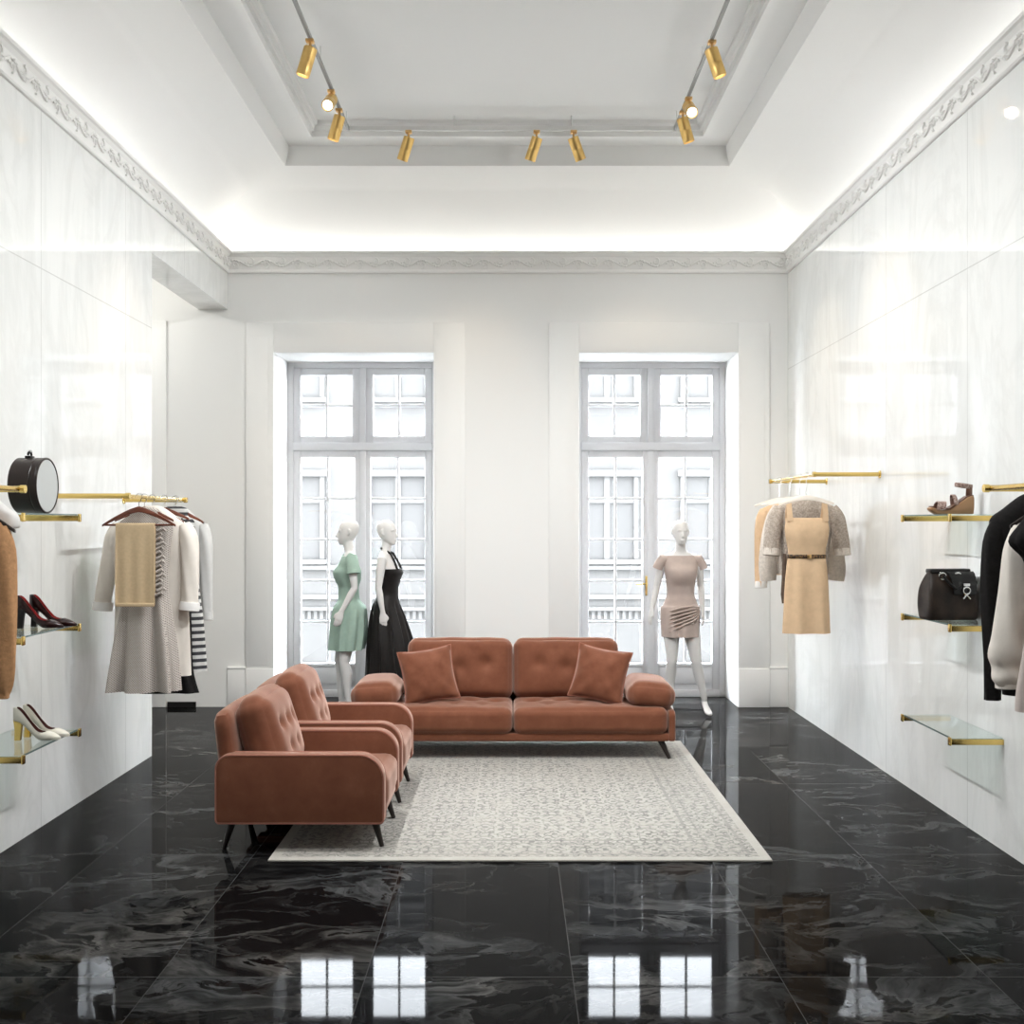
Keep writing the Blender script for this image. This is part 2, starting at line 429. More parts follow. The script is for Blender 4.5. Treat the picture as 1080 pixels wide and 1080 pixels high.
w = bpy.data.worlds.new('World'); S.world = w; w.use_nodes = True
bg = w.node_tree.nodes['Background']; bg.inputs[0].default_value = (.90, .95, 1, 1); bg.inputs[1].default_value = 40.0
S.view_settings.view_transform = 'Standard'; S.view_settings.look = 'None'; S.view_settings.gamma = 1; S.view_settings.exposure = .40
S.cycles.use_denoising = True; S.cycles.max_bounces = 10; S.cycles.diffuse_bounces = 6; S.cycles.glossy_bounces = 4; S.cycles.transparent_max_bounces = 12
S.cycles.caustics_reflective = False; S.cycles.caustics_refractive = False; S.cycles.sample_clamp_indirect = 6

# ------------------------------------------------------------------ room shell
struct(MB().box((-5.2, YF - .3, -.12), (XR + .3, 11.7, 0)).build('floor', M['floor']), 'polished black marble tile floor with grey veins', 'floor')
YE = 8.571                                    # the left wall ends here; opening to a side passage
ml = MB().box((XL - .28, YF, 0), (XL, YE, 4.33)).box((XL - .28, YE, 3.79), (XL, YB, 4.33))
struct(ml.build('wall_left', M['marble']), 'white polished marble slab wall left of the seating with side opening', 'wall')
struct(MB().box((XR, YF, 0), (XR + .28, YB + .3, 4.33)).build('wall_right', M['marble']), 'white polished marble slab wall right of the seating', 'wall')
struct(MB().box((-5.2, YF - .28, 0), (XR + .28, YF, 4.28)).build('wall_front', M['darkwall']), 'unseen wall behind the viewer, made dark to cut frontal light', 'wall')  # out of view; dark colour chosen to reduce light bounced from the front
# back wall with two tall openings
WX = [(-2.276, -.755), (.63, 2.145)]; WT = 3.376; YW = 11.475
mb = MB(); xs = [-5.2, WX[0][0], WX[0][1], WX[1][0], WX[1][1], XR + .28]
for i in (0, 2, 4): mb.box((xs[i], YB, 0), (xs[i + 1], YW + .12, 4.28))
for a, b in WX: mb.box((a, YB, WT), (b, YW + .12, 4.28))
struct(mb.build('wall_back', M['paint']), 'white painted end wall with two tall french windows', 'wall')
# side passage beyond the left wall
struct(MB().box((-5.2, YE - 1.6, 0), (-5.0, YB, 4.3)).build('wall_passage', M['paint']), 'white wall of the side passage beyond the opening', 'wall')
mp = MB().box((-5.2, YE - 1.6, 4.2), (XL - .28, YB, 4.33)).box((-5.0, YE - 1.7, 0), (XL - .28, YE - 1.6, 4.3))
struct(mp.build('ceiling_passage', M['paint']), 'white ceiling of the side passage', 'ceiling')
struct(MB().box((-3.62, YB - .03, 0), (-3.30, YB, 3.68), .008).box((-4.6, YB - .03, 3.42), (-3.62, YB, 3.68), .008).build('trim_passage', M['trimwhite']), 'white raised door casing in the side passage', 'trim')
struct(MB().box((-3.29, YB - .02, 0), (-3.02, YB, .05)).build('baseboard_passage', M['bagblack']), 'low black skirting strip in the side passage', 'baseboard')

dl = empty('passage_fill_light', (-4.0, 9.7, 4.2), 'added unseen fill light in the ceiling of the side passage', 'fill light')  # lamp added out of view to brighten the passage walls
MB().lathe([(.075, -.012), (.08, -.006), (.08, 0)], 24).build('housing', M['trimwhite'], dl)
MB().lathe([(.06, -.016), (.062, -.013), (.062, -.011)], 24).build('lens', M['lens'], dl)
ld = bpy.data.lights.new('passage_fill_lamp', 'POINT'); ld.energy = 24; ld.color = (1, .98, .94); ld.shadow_soft_size = .06
lo = bpy.data.objects.new('passage_fill_lamp', ld); COL.objects.link(lo); lo.parent = dl; lo.location = (0, 0, -.09)

def rect_sweep(mb, prof, close=False):
    """profile (inset from the walls, z) swept round the room"""
    rings = [[(XL + d, YF + d, z), (XR - d, YF + d, z), (XR - d, YB - d, z), (XL + d, YB - d, z)] for d, z in prof]
    if close: rings.append(rings[0])
    return mb.loft(rings, False, False)
# ceiling: cove, coffer steps, flat field
prof = [(-.13, 4.29), (-.13, 4.37)]
prof += [(.677 - .807*cos(a*pi/2), 4.37 + .575*sin(a*pi/2)) for a in [i/16 for i in range(1, 17)]]
prof += [(.685, 4.945), (.715, 5.03), (.725, 5.11), (.97, 5.11), (.975, 5.15), (1.0, 5.155), (1.005, 5.19), (1.03, 5.20), (1.035, 5.23)]
mc = rect_sweep(MB(), prof); d = 1.035
mc.add([(XL + d, YF + d, 5.23), (XR - d, YF + d, 5.23), (XR - d, YB - d, 5.23), (XL + d, YB - d, 5.23)], [(0, 1, 2, 3)])
struct(mc.build('ceiling', M['ceil'], ang=30, recalc=False), 'white coffered ceiling with curved cove', 'ceiling')
# lid above, so no sky leaks in
struct(MB().box((-5.3, YF - .3, 5.32), (XR + .4, YW + .2, 5.5)).build('sky_block_lid', M['paint']), 'unseen lid over the ceiling, added to keep sky light out', 'ceiling')
# cornice with scroll frieze
cp = [(0, 4.13), (.018, 4.13), (.026, 4.14), (.026, 4.155), (.016, 4.165), (.016, 4.285), (.024, 4.295), (.030, 4.31), (.043, 4.318), (.045, 4.34), (.036, 4.34), (.03, 4.33), (-.13, 4.33), (-.13, 4.29), (0, 4.29)]
mc = rect_sweep(MB(), cp, True)
def motif(T):
    """one leaf scroll, .30 long, .11 high, standing proud of the frieze; T maps (s, h, out)"""
    def tb(pts, r): mc.tube([T(*p) for p in pts], r, 5)
    wv = [(-.15 + .30*i/12, .030*sin(2*pi*i/12), .008) for i in range(13)]
    tb(wv, [.009]*13)
    for sg, s0 in ((1, -.075), (-1, .075)):
        sp = []
        for i in range(11):
            a = -pi/2 + i*.62; rr = .034*(1 - i/13)
            sp.append((s0 + rr*cos(a)*1.1, sg*(-.016 + rr*sin(a)), .010))
        tb(sp, [.0085 - .0004*i for i in range(11)])
        for k in range(4):
            a = .5 + k*.75
            p0 = (s0 + .036*cos(a), sg*(-.012 + .034*sin(a)), .006); p1 = (s0 + .056*cos(a + .25), sg*(-.012 + .053*sin(a + .25)), .013)
            tb([p0, ((p0[0] + p1[0])/2, (p0[1] + p1[1])/2, .014), p1], [.005, .011, .003])
zc = 4.225
n = 18; L = (XR - XL)/n
for i in range(n): motif(lambda s_, h, o, c=XL + (i + .5)*L: (c + s_, YB - .016 - o, zc + h))
n = 24
for i in range(n):
    c = YB - (i + .5)*.30
    motif(lambda s_, h, o, c=c: (XL + .016 + o, c + s_, zc + h)); motif(lambda s_, h, o, c=c: (XR - .016 - o, c + s_, zc + h))
struct(mc.build('trim_1', M['plaster'], ang=35), 'white plaster cornice with scrolling leaf frieze', 'cornice')
# light strip lying in the cove trough behind the cornice
ms = MB(); z0, z1 = 4.332, 4.345
a, b = -.10, -.055
ms.box((XL + a, YF + b, z0), (XL + b, YB - b, z1)).box((XR - b, YF + b, z0), (XR - a, YB - b, z1)).box((XL + b, YB - b, z0), (XR - b, YB - a, z1)).box((XL + b, YF + a, z0), (XR - b, YF + b, z1))
tag(ms.build('led_strip', M['led']), 'white light strip glowing in the cove above the cornice', 'light strip')

# architraves (raised flat surround with plinths) and skirting
for i, (x0, x1) in enumerate(((-2.54, -.452), (.343, 2.44))):
    a, b = WX[i]; y0, y1 = YB - .028, YB; mb = MB()
    e = .0
    mb.box((x0, y0, 0), (a - e, y1, 3.66), .006).box((b + e, y0, 0), (x1, y1, 3.66), .006).box((a - e, y0, WT + e), (b + e, y1, 3.66), .006)
    for c, dd in ((x0, a), (b, x1)):
        mb.box((c + .0, y0 - .012, 0), (dd, y0, .37), .006)
        mb.box((c + .02, y0 - .004, .40), (dd - .05, y0, 3.52), .003)
    struct(mb.build('trim_%d' % (i + 2), M['trimwhite']), ('white raised casing round the french window behind the two left mannequins', 'white raised casing round the french window behind the beige-dressed mannequin')[i], 'window casing')
mb = MB()
for c, dd in ((XL, -2.54), (-.452, .343), (2.44, XR)): mb.box((c, YB - .022, 0), (dd, YB, .36), .006).box((c, YB - .026, .36), (dd, YB, .385), .006)
struct(mb.build('baseboard_back', M['trimwhite']), 'tall white skirting board along the end wall', 'baseboard')

# french windows
def french_window(k, x0, x1):
    fr = MB(); y0, y1 = YW, YW + .09
    g = lambda px: (px - 541)*YW/F
    zz = lambda py: H - (py - 552)*YW/F
    wd = x1 - x0; xm = (x0 + x1)/2; ft = .06
    fr.box((x0, y0, 0), (x0 + ft, y1, WT), .006).box((x1 - ft, y0, 0), (x1, y1, WT), .006).box((x0 + ft, y0, WT - ft), (x1 - ft, y1, WT), .006).box((x0 + ft, y0 - .01, 0), (x1 - ft, y1, .07), .006)
    zt0, zt1 = zz(475), zz(469)
    fr.box((x0 + ft, y0 - .025, zt0), (x1 - ft, y1, zt1 + .02), .008)
    fr.box((xm - .03, y0 - .015, zt1), (xm + .03, y1, WT - ft), .006)
    root = fr.build('window_%d' % k, M['winframe'])
    struct(root, ('tall grey french window behind the green and black dressed mannequins', 'tall grey french window behind the beige-dressed mannequin')[k - 1], 'window')
    def leaf(name, a, b, z0, z1, rows, cols, kick, handle=None):
        st = .075; m_ = MB(); ya, yb = y0 + .012, y0 + .07
        m_.box((a, ya, z0), (a + st, yb, z1), .006).box((b - st, ya, z0), (b, yb, z1), .006)
        m_.box((a + st, ya, z1 - .07), (b - st, yb, z1), .006).box((a + st, ya, z0), (b - st, yb, z0 + kick), .006)
        if kick > .15:
            m_.box((a + st + .02, ya - .012, z0 + .06), (b - st - .02, ya, z0 + kick - .04), .008).box((a + st, ya - .02, z0 + kick - .035), (b - st, ya, z0 + kick), .006)
        gz0, gz1 = z0 + kick, z1 - .07
        for i in range(1, cols): xx = a + st + (b - a - 2*st)*i/cols; m_.box((xx - .011, ya + .01, gz0), (xx + .011, yb - .01, gz1), .003)
        for i in range(1, rows): z_ = gz0 + (gz1 - gz0)*i/rows; m_.box((a + st, ya + .011, z_ - .011), (b - st, yb - .011, z_ + .011), .003)
        lf = m_.build(name, M['winframe'], root)
        MB().box((a + st - .005, y0 + .035, gz0 - .005), (b - st + .005, y0 + .04, gz1 + .005)).build('pane', M['pane'], lf)
        if handle:
            hm = MB().box((handle - .012, ya - .008, 1.02), (handle + .012, ya, 1.22), .004).tube([(handle, ya, 1.14), (handle, ya - .045, 1.14), (handle - .015, ya - .05, 1.14), (handle - .11, ya - .05, 1.14)], .009, 8)
            h_ = hm.build('handle', M['brass'], lf); h_['label'] = 'brass lever handle'
    leaf('casement', x0 + ft, xm - .03, zt1 + .02, WT - ft, 2, 2, .07)
    leaf('casement', xm + .03, x1 - ft, zt1 + .02, WT - ft, 2, 2, .07)
    leaf('door_leaf', x0 + ft, xm - .005, .07, zt0, 5, 2, .27, handle=(xm - .04) if k == 2 else None)
    leaf('door_leaf', xm + .005, x1 - ft, .07, zt0, 5, 2, .27, handle=None)
    MB().box((xm - .032, y0 - .004, .08), (xm + .032, y0 + .012, zt0), .008).build('astragal', M['winframe'], root)
for i, (a, b) in enumerate(WX): french_window(i + 1, a, b)

# ------------------------------------------------------------------ building across the street
YO = 24.
def fx(px): return (px - 541)*YO/F
def fz(py): return H - (py - 552)*YO/F
bt = empty('building', (0, YO, -5), 'pale apartment house seen through the french windows across the street', 'building')
def part(mb, name, m, parent=bt):
    o = mb.build(name, m, parent, loc=(0, -YO, 5)); return o
def sub(mb, name, m, parent): return mb.build(name, m, parent)
part(MB().box((-16, YO, -5), (16, YO + 6, 6.9)).box((-16, YO + .2, 6.9), (-3.2, YO + 6, 7.55)), 'wall', M['fac'])
part(MB().box((-16, YO - .25, 6.78), (16, YO, 6.9), .03).box((-16, YO - .15, 6.66), (16, YO, 6.78), .03), 'eaves_cornice', M['facwhite'])
ledges = MB().box((-16, YO - .14, fz(601)), (16, YO, fz(596)), .02).box((-16, YO - .10, fz(632)), (16, YO, fz(627)), .02).box((-16, YO - .14, fz(644)), (16, YO, fz(640)), .02)
part(ledges, 'string_course', M['facwhite'])
dn = MB()
for i in range(-44, 45): dn.box((i*.13 - .035, YO - .035, fz(653)), (i*.13 + .035, YO, fz(644)))
part(dn, 'dentil_band', M['facwhite'])
for cx in range(-220, 1300, 110):
    c = fx(cx + 90)
    if abs(c) > 9: continue
    for z0, z1 in ((fz(590), fz(503)), (fz(420), fz(330)), (fz(800), fz(705))):
        fm = MB(); hw = .56
        fm.box((c - hw - .10, YO - .10, z0), (c - hw, YO, z1 + .10), .015).box((c + hw, YO - .10, z0), (c + hw + .10, YO, z1 + .10), .015)
        fm.box((c - hw - .16, YO - .16, z1), (c + hw + .16, YO, z1 + .14), .02).box((c - hw - .16, YO - .20, z0 - .10), (c + hw + .16, YO, z0), .02)
        fm.box((c - .06, YO - .065, z0), (c + .06, YO, z1)).box((c - hw, YO - .075, z0 + (z1 - z0)*.68), (c + hw, YO, z0 + (z1 - z0)*.68 + .09)); fm.box((c - hw + .02, YO - .085, z0 + (z1 - z0)*.68 + .01), (c + hw - .02, YO - .06, z0 + (z1 - z0)*.68 + .08))
        fo = part(fm, 'window', M['facwhite'])
        sub(MB().box((c - hw, YO - .03, z0), (c + hw, YO, z1)), 'pane', M['facglass'], fo)
        sub(MB().box((c - hw - .1, YO - .1, z0 - .17), (c + hw + .1, YO, z0 - .10)), 'sill_painted_shadow', M['facglass'], fo)  # shade under the sill put in as a darker strip
struct(MB().box((-16, YW + .2, -5.1), (16, YO, -5)).build('street', M['street']), 'grey street below the windows', 'street')

# ------------------------------------------------------------------ track lights
tr = MB(); zt = 5.10; xt = 1.405; yt = 9.71
tr.box((-xt - .010, 2.2, zt), (-xt + .010, yt, zt + .03)).box((xt - .034, 2.2, zt), (xt - .014, yt, zt + .03))
tk = tr.build('light_track', M['track']); tag(tk, 'U-shaped ceiling light track hanging under the coffer', 'light track')
MB().box((-xt - .012, yt - .014, zt), (xt - .012, yt + .014, zt + .034)).build('cross_rail', M['whitetrack'], tk)
for x, y in ((-xt, 8.3), (xt - .024, 8.3), (-xt, 9.6), (xt - .024, 9.6), (-.5, yt), (.5, yt), (-xt, 5), (xt - .024, 5)): MB().tube([(x, y, zt + .03), (x, y, 5.23)], .006, 8).build('suspension_rod', M['whitetrack'], tk)
def spot(px, py, Y, d, label, power, lit=False, L=.20, r=.047, ang=62, col=(1, .80, .56)):
    p = at(px, py, Y); p.z = zt
    if Y == yt: p.y = yt
    else: p.x = -xt if px < 541 else xt - .024
    root = empty('track_spotlight', p, label, 'spotlight', 'gold spotlights on the ceiling track')
    d = Vector(d).normalized()
    MB().box((-.028, -.028, -.022), (.028, .028, 0), .004).tube([(0, 0, -.02), (0, 0, -.07)], .010, 10).build('mount', M['brass_dark'], root)
    a = Vector((0, 0, -.075)) - d*.02; e = a + d*L
    mx = Matrix.Translation(a) @ d.to_track_quat('Z', 'Y').to_matrix().to_4x4()
    MB().lathe([(r*.9, 0), (r, .006), (r, .10), (r*.985, .102), (r*.985, .106), (r, .108), (r, L - .004), (r*.97, L), (r*.86, L), (r*.84, L - .03)], 28, mx).build('barrel', M['gold'], root, ang=30)
    MB().lathe([(r*.83, L - .028), (r*.82, L - .022), (r*.4, L - .016)], 24, mx).build('lens', M['lens'], root)
    ld = bpy.data.lights.new('spot_lamp', 'SPOT'); ld.energy = power; ld.color = col; ld.spot_size = R(ang); ld.spot_blend = .8; ld.shadow_soft_size = .04
    lo = bpy.data.objects.new('spot_lamp', ld); COL.objects.link(lo); lo.parent = root
    lo.location = a + d*(L + .005); lo.rotation_euler = d.to_track_quat('-Z', 'Y').to_euler()
    return root
spot(323, 42, 7.88, (-.30, .05, -.95), 'gold track spotlight farthest forward on the left rail', 60)
spot(345, 96, 8.80, (-.03, -.84, -.55), 'gold track spotlight on the left rail with its glowing lens towards the viewer', 6, True)
spot(356, 116, 9.20, (-.30, .12, -.95), 'gold track spotlight at the back end of the left rail pointing down', 60)
spot(431, 140, yt, (-.33, .22, -.92), 'gold track spotlight hanging alone on the left of the cross rail', 24)
spot(566, 140, yt, (-.33, .30, -.93), 'gold track spotlight tilted left near the middle of the cross rail', 24)
spot(605, 140, yt, (.38, .30, -.92), 'gold track spotlight tilted right beside the one near the middle of the cross rail', 24)
spot(745, 42, 7.90, (.33, .05, -.94), 'gold track spotlight farthest forward on the right rail', 60)
spot(720, 100, 8.95, (.03, -.84, -.55), 'gold track spotlight on the right rail with its glowing lens towards the viewer', 6, True)
spot(713, 117, 9.25, (.30, .12, -.95), 'gold track spotlight at the back end of the right rail pointing down', 60)

# wide fill lamps added on the unseen near rails to brighten the room
for k, Y in enumerate((3.6, 5.2, 5.9, 6.5)):
    for sx in (-1, 1):
        spot(541 + sx*1.395*F/Y, 0, Y, (-sx*.54, .325, -.78), 'added unseen gold fill spotlight on the %s rail, %s one forward of the visible lamps' % (('left', 'right')[sx > 0], ('fourth', 'third', 'second', 'first')[k]), (140, 156, 156, 150)[k], ang=116, col=(.985, .995, 1))

# ------------------------------------------------------------------ rug
rg = MB(); rg.box((-1.303, -1.61, .001), (1.303, 1.61, .014), .004)
o = rg.build('rug', M['rug'], loc=(.037, 7.48, 0)); tag(o, 'cream rug with faded grey pattern under the sofa and armchairs', 'rug')

# ------------------------------------------------------------------ armchairs
def rprof(x0, x1, z0, z1, rb, rbb, rf, rfb, n=8):
    """rounded rectangle outline: radii back-top, back-bottom, front-top, front-bottom"""
    out = []
    for cx, cz, r, a0 in ((x1 - rf, z1 - rf, rf, 0), (x0 + rb, z1 - rb, rb, pi/2), (x0 + rbb, z0 + rbb, rbb, pi), (x1 - rfb, z0 + rfb, rfb, 1.5*pi)):
        for i in range(n + 1): a = a0 + pi/2*i/n; out.append((cx + r*cos(a), cz + r*sin(a)))
    return out
def leg(mb, top, bot, r0=.024, r1=.012): return mb.tube([top, bot], [r0, r1], 14)
def armchair(loc, label):
    root = empty('armchair', loc, label, 'armchair', 'rust armchairs at the left of the rug')
    MB().box((-.42, -.32, .165), (.435, .32, .25), .015).build('base_frame', M['suede'], root)
    pr = rprof(-.445, .447, .163, .528, .075, .02, .13, .02, 10)
    for sg in (-1, 1):
        a = MB().prism(pr, sg*.31, sg*.41, 1, .012, 3)
        am = a.build('arm', M['suede'], root, ang=50)
        pp = MB()
        for yy in (sg*.405, sg*.315):
            q = [(x, yy, z) for x, z in rprof(-.441, .443, .167, .524, .075, .02, .13, .02, 10)]
            pp.tube(q, .0065, 6, closed=True)
        pp.build('piping', M['piping'], am)
    mx = Matrix.Translation((-.395, 0, .44)) @ Matrix.Rotation(R(-7), 4, 'Y')
    cushion(MB(), (.10, .70, .60), .045, (.012, 0, .012), n=12, mx=mx).build('back_shell', M['suede'], root)
    mx = Matrix.Translation((-.235, 0, .575)) @ Matrix.Rotation(R(-17), 4, 'Y')
    dn_ = [(0, 1, y, z, .075, .034) for y, z in ((-.15, .05), (.0, .05), (.15, .05))] + [(0, 1, y, -.09, .075, .022) for y in (-.08, .08)]
    bc = cushion(MB(), (.19, .60, .47), .085, (.035, .0, .02), dn_, n=30, mx=mx, wob=.0015).build('back_cushion', M['suede'], root)
    for _, _, y, z, _, dep in dn_[:3]:
        MB().lathe([(.012, 0), (.011, .004), (.006, .007)], 12, mx @ Matrix.Translation((.112 - dep + .004, y, z)) @ Matrix.Rotation(R(90), 4, 'Y')).build('button', M['suede'], bc)
    mx = Matrix.Translation((.065, 0, .30))
    cushion(MB(), (.77, .60, .20), .06, (.008, .0, .018), n=22, mx=mx, wob=.002).build('seat_cushion', M['suede'], root)
    for sx in (-1, 1):
        for sy in (-1, 1):
            z0 = .015 if sx > 0 else .001
            leg(MB(), (sx*.375, sy*.275, .175), (sx*.425, sy*.295, z0)).build('leg', M['darkwood'], root)
    return root
armchair((-1.128, 6.41, 0), 'rust suede armchair nearest the viewer with dark legs on the rug edge')
armchair((-1.128, 7.365, 0), 'rust suede armchair between the nearer armchair and the sofa')

# ------------------------------------------------------------------ sofa
sf = empty('sofa', (0, 8.83, 0), 'rust suede two-seat sofa with tufted back facing the viewer', 'sofa')
fr = MB().box((-1.15, -.47, .146), (1.15, .40, .205), .014, 3)
for sg in (-1, 1): fr.prism(rprof(-.475, .40, .146, .372, .05, .02, .04, .02), sg*1.145, sg*1.195, 1, .014, 3, mx=Matrix(((0, 1, 0, 0), (1, 0, 0, 0), (0, 0, 1, 0), (0, 0, 0, 1))))
fr.build('base_frame', M['suede'], sf, ang=50)
for sg in (-1, 1):
    d = [(2, 1, x, y, .13, .046) for x in (-.42, -.20, .02, .24, .44) for y in (.03,)] + [(2, 1, x, y, .12, .020) for x in (-.31, -.09, .13, .34) for y in (-.16, .2)]
    mx = Matrix.Translation((sg*.572, -.135, .295))
    cushion(MB(), (1.138, .72, .19), .055, (.0, .008, .028), d, n=34, mx=mx, wob=.0015, seed=sg).build('seat_cushion', M['suede'], sf)
    mx = Matrix.Translation((sg*.415, .145, .605)) @ Matrix.Rotation(R(-13), 4, 'X')
    d = [(1, -1, x, z, .12, .040) for x, z in ((-.20, .03), (0, -.0), (.20, .03))] + [(1, -1, x, .13, .10, .012) for x in (-.1, .1)]
    bc = cushion(MB(), (.82, .20, .47), .07, (.004, .045, .010), d, n=34, mx=mx, wob=.0015, seed=2 + sg).build('back_cushion', M['suede'], sf)
    mx2 = Matrix.Translation((sg*1.03, -.135, .468)) @ Matrix.Rotation(R(sg*4), 4, 'Y')
    cushion(MB(), (.345, .60, .19), .085, (.012, .02, .022), n=20, mx=mx2, wob=.002, seed=5).build('armrest_cushion', M['suede'], sf)
    for y0, y1 in ((-.40, -.44), (.33, .37)):
        leg(MB(), (sg*1.09, y0, .155), (sg*1.155, y1, .015 if y1 < .2 else .015), .026, .013).build('leg', M['darkwood'], sf)
MB().box((-.83, .27, .15), (.83, .37, .70), .03, 3).build('back_frame', M['suede'], sf)

def throw(c, yaw, roll, lab):
    mx = Matrix.Rotation(R(yaw), 4, 'Z') @ Matrix.Rotation(R(-19), 4, 'X') @ Matrix.Rotation(R(roll), 4, 'Y') @ Matrix.Rotation(R(90), 4, 'X')
    o = pillow(MB(), .415, .415, .15).build('cushion', M['suede'], loc=c); o.matrix_world = Matrix.Translation(c) @ mx
    tag(o, lab, 'cushion', 'scatter cushions on the sofa')
    n_ = 26; pts = []
    for i in range(4*n_):
        k, s_ = divmod(i, n_); u = -1 + 2*s_/n_
        a, b = ((u, -1), (1, u), (-u, 1), (-1, -u))[k]
        pts.append((a*.2075*(1 - .085*(1 - b*b)), b*.2075*(1 - .085*(1 - a*a)), 0))
    MB().tube(pts, .006, 6, closed=True).build('piping', M['piping'], o)
throw(at(452, 712, 8.62), 10, -8, 'square rust scatter cushion leaning in the sofa corner beside the armchairs')
throw(at(633, 711, 8.62), -12, 10, 'square rust scatter cushion leaning in the sofa corner beside the beige-dressed mannequin')

# ------------------------------------------------------------------ mannequins
TORSO = [(.80, 0, .0, .05, .06), (.845, 0, .01, .135, .095), (.90, 0, .015, .165, .112), (.96, 0, .012, .165, .112), (1.03, 0, .004, .14, .095), (1.10, 0, 0, .115, .08), (1.17, 0, -.003, .118, .082),
         (1.24, 0, -.010, .130, .095), (1.30, 0, -.018, .138, .108), (1.36, 0, -.004, .146, .088), (1.42, 0, .006, .155, .066), (1.46, 0, .01, .130, .052), (1.49, 0, .008, .065, .046), (1.53, 0, 0, .046, .046), (1.59, 0, -.008, .043, .045)]
HEAD = [(1.553, 0, -.062, .018, .018), (1.568, 0, -.052, .036, .040), (1.60, 0, -.028, .054, .068), (1.64, 0, -.012, .064, .084), (1.68, 0, -.002, .070, .092), (1.72, 0, .004, .069, .091), (1.75, 0, .006, .058, .075), (1.77, 0, .006, .038, .050), (1.78, 0, .006, .012, .016)]
def tz(z, tbl=TORSO):
    for p, q in zip(tbl, tbl[1:]):
        if p[0] <= z <= q[0]:
            t = (z - p[0])/(q[0] - p[0]); return [p[i] + (q[i] - p[i])*t for i in range(5)]
    return list(tbl[0] if z < tbl[0][0] else tbl[-1])
def ell(z, cx, cy, a, b, n=24): return [(cx + a*cos(2*pi*j/n), cy + b*sin(2*pi*j/n), z) for j in range(n)]
def hand(mb, wr, dr, nrm, thumb):
    """palm and five fingers from the wrist, dr along the fingers, nrm out of the back of the hand, thumb side vector"""
    d = Vector(dr).normalized(); sd = Vector(thumb); sd = (sd - d*sd.dot(d)).normalized(); nn = d.cross(sd).normalized()
    if nn.dot(Vector(nrm)) < 0: nn = -nn
    w_ = Vector(wr)
    mb.tube([w_ - d*.02, w_ + d*.02, w_ + d*.05, w_ + d*.085], [(.021, .017), (.028, .015), (.036, .014), (.034, .012)], 12, up=sd)
    for k, (o_, L_) in enumerate(((.027, .068), (.010, .078), (-.009, .072), (-.026, .055))):
        b = w_ + d*.078 + sd*o_; c1 = d - nn*.12; c2 = d - nn*.45
        p1 = b + c1.normalized()*L_*.5; p2 = p1 + c2.normalized()*L_*.5
        mb.tube([b - d*.015, b, p1, p2], [.0095, .0095, .0085, .0065], 8)
    b = w_ + d*.028 + sd*.026; e = (d*.75 + sd*.55 - nn*.2).normalized()
    mb.tube([b - sd*.015, b, b + e*.03, b + e*.03 + (d*.9 + sd*.15 - nn*.25).normalized()*.032], [.012, .0115, .0105, .0075], 8)
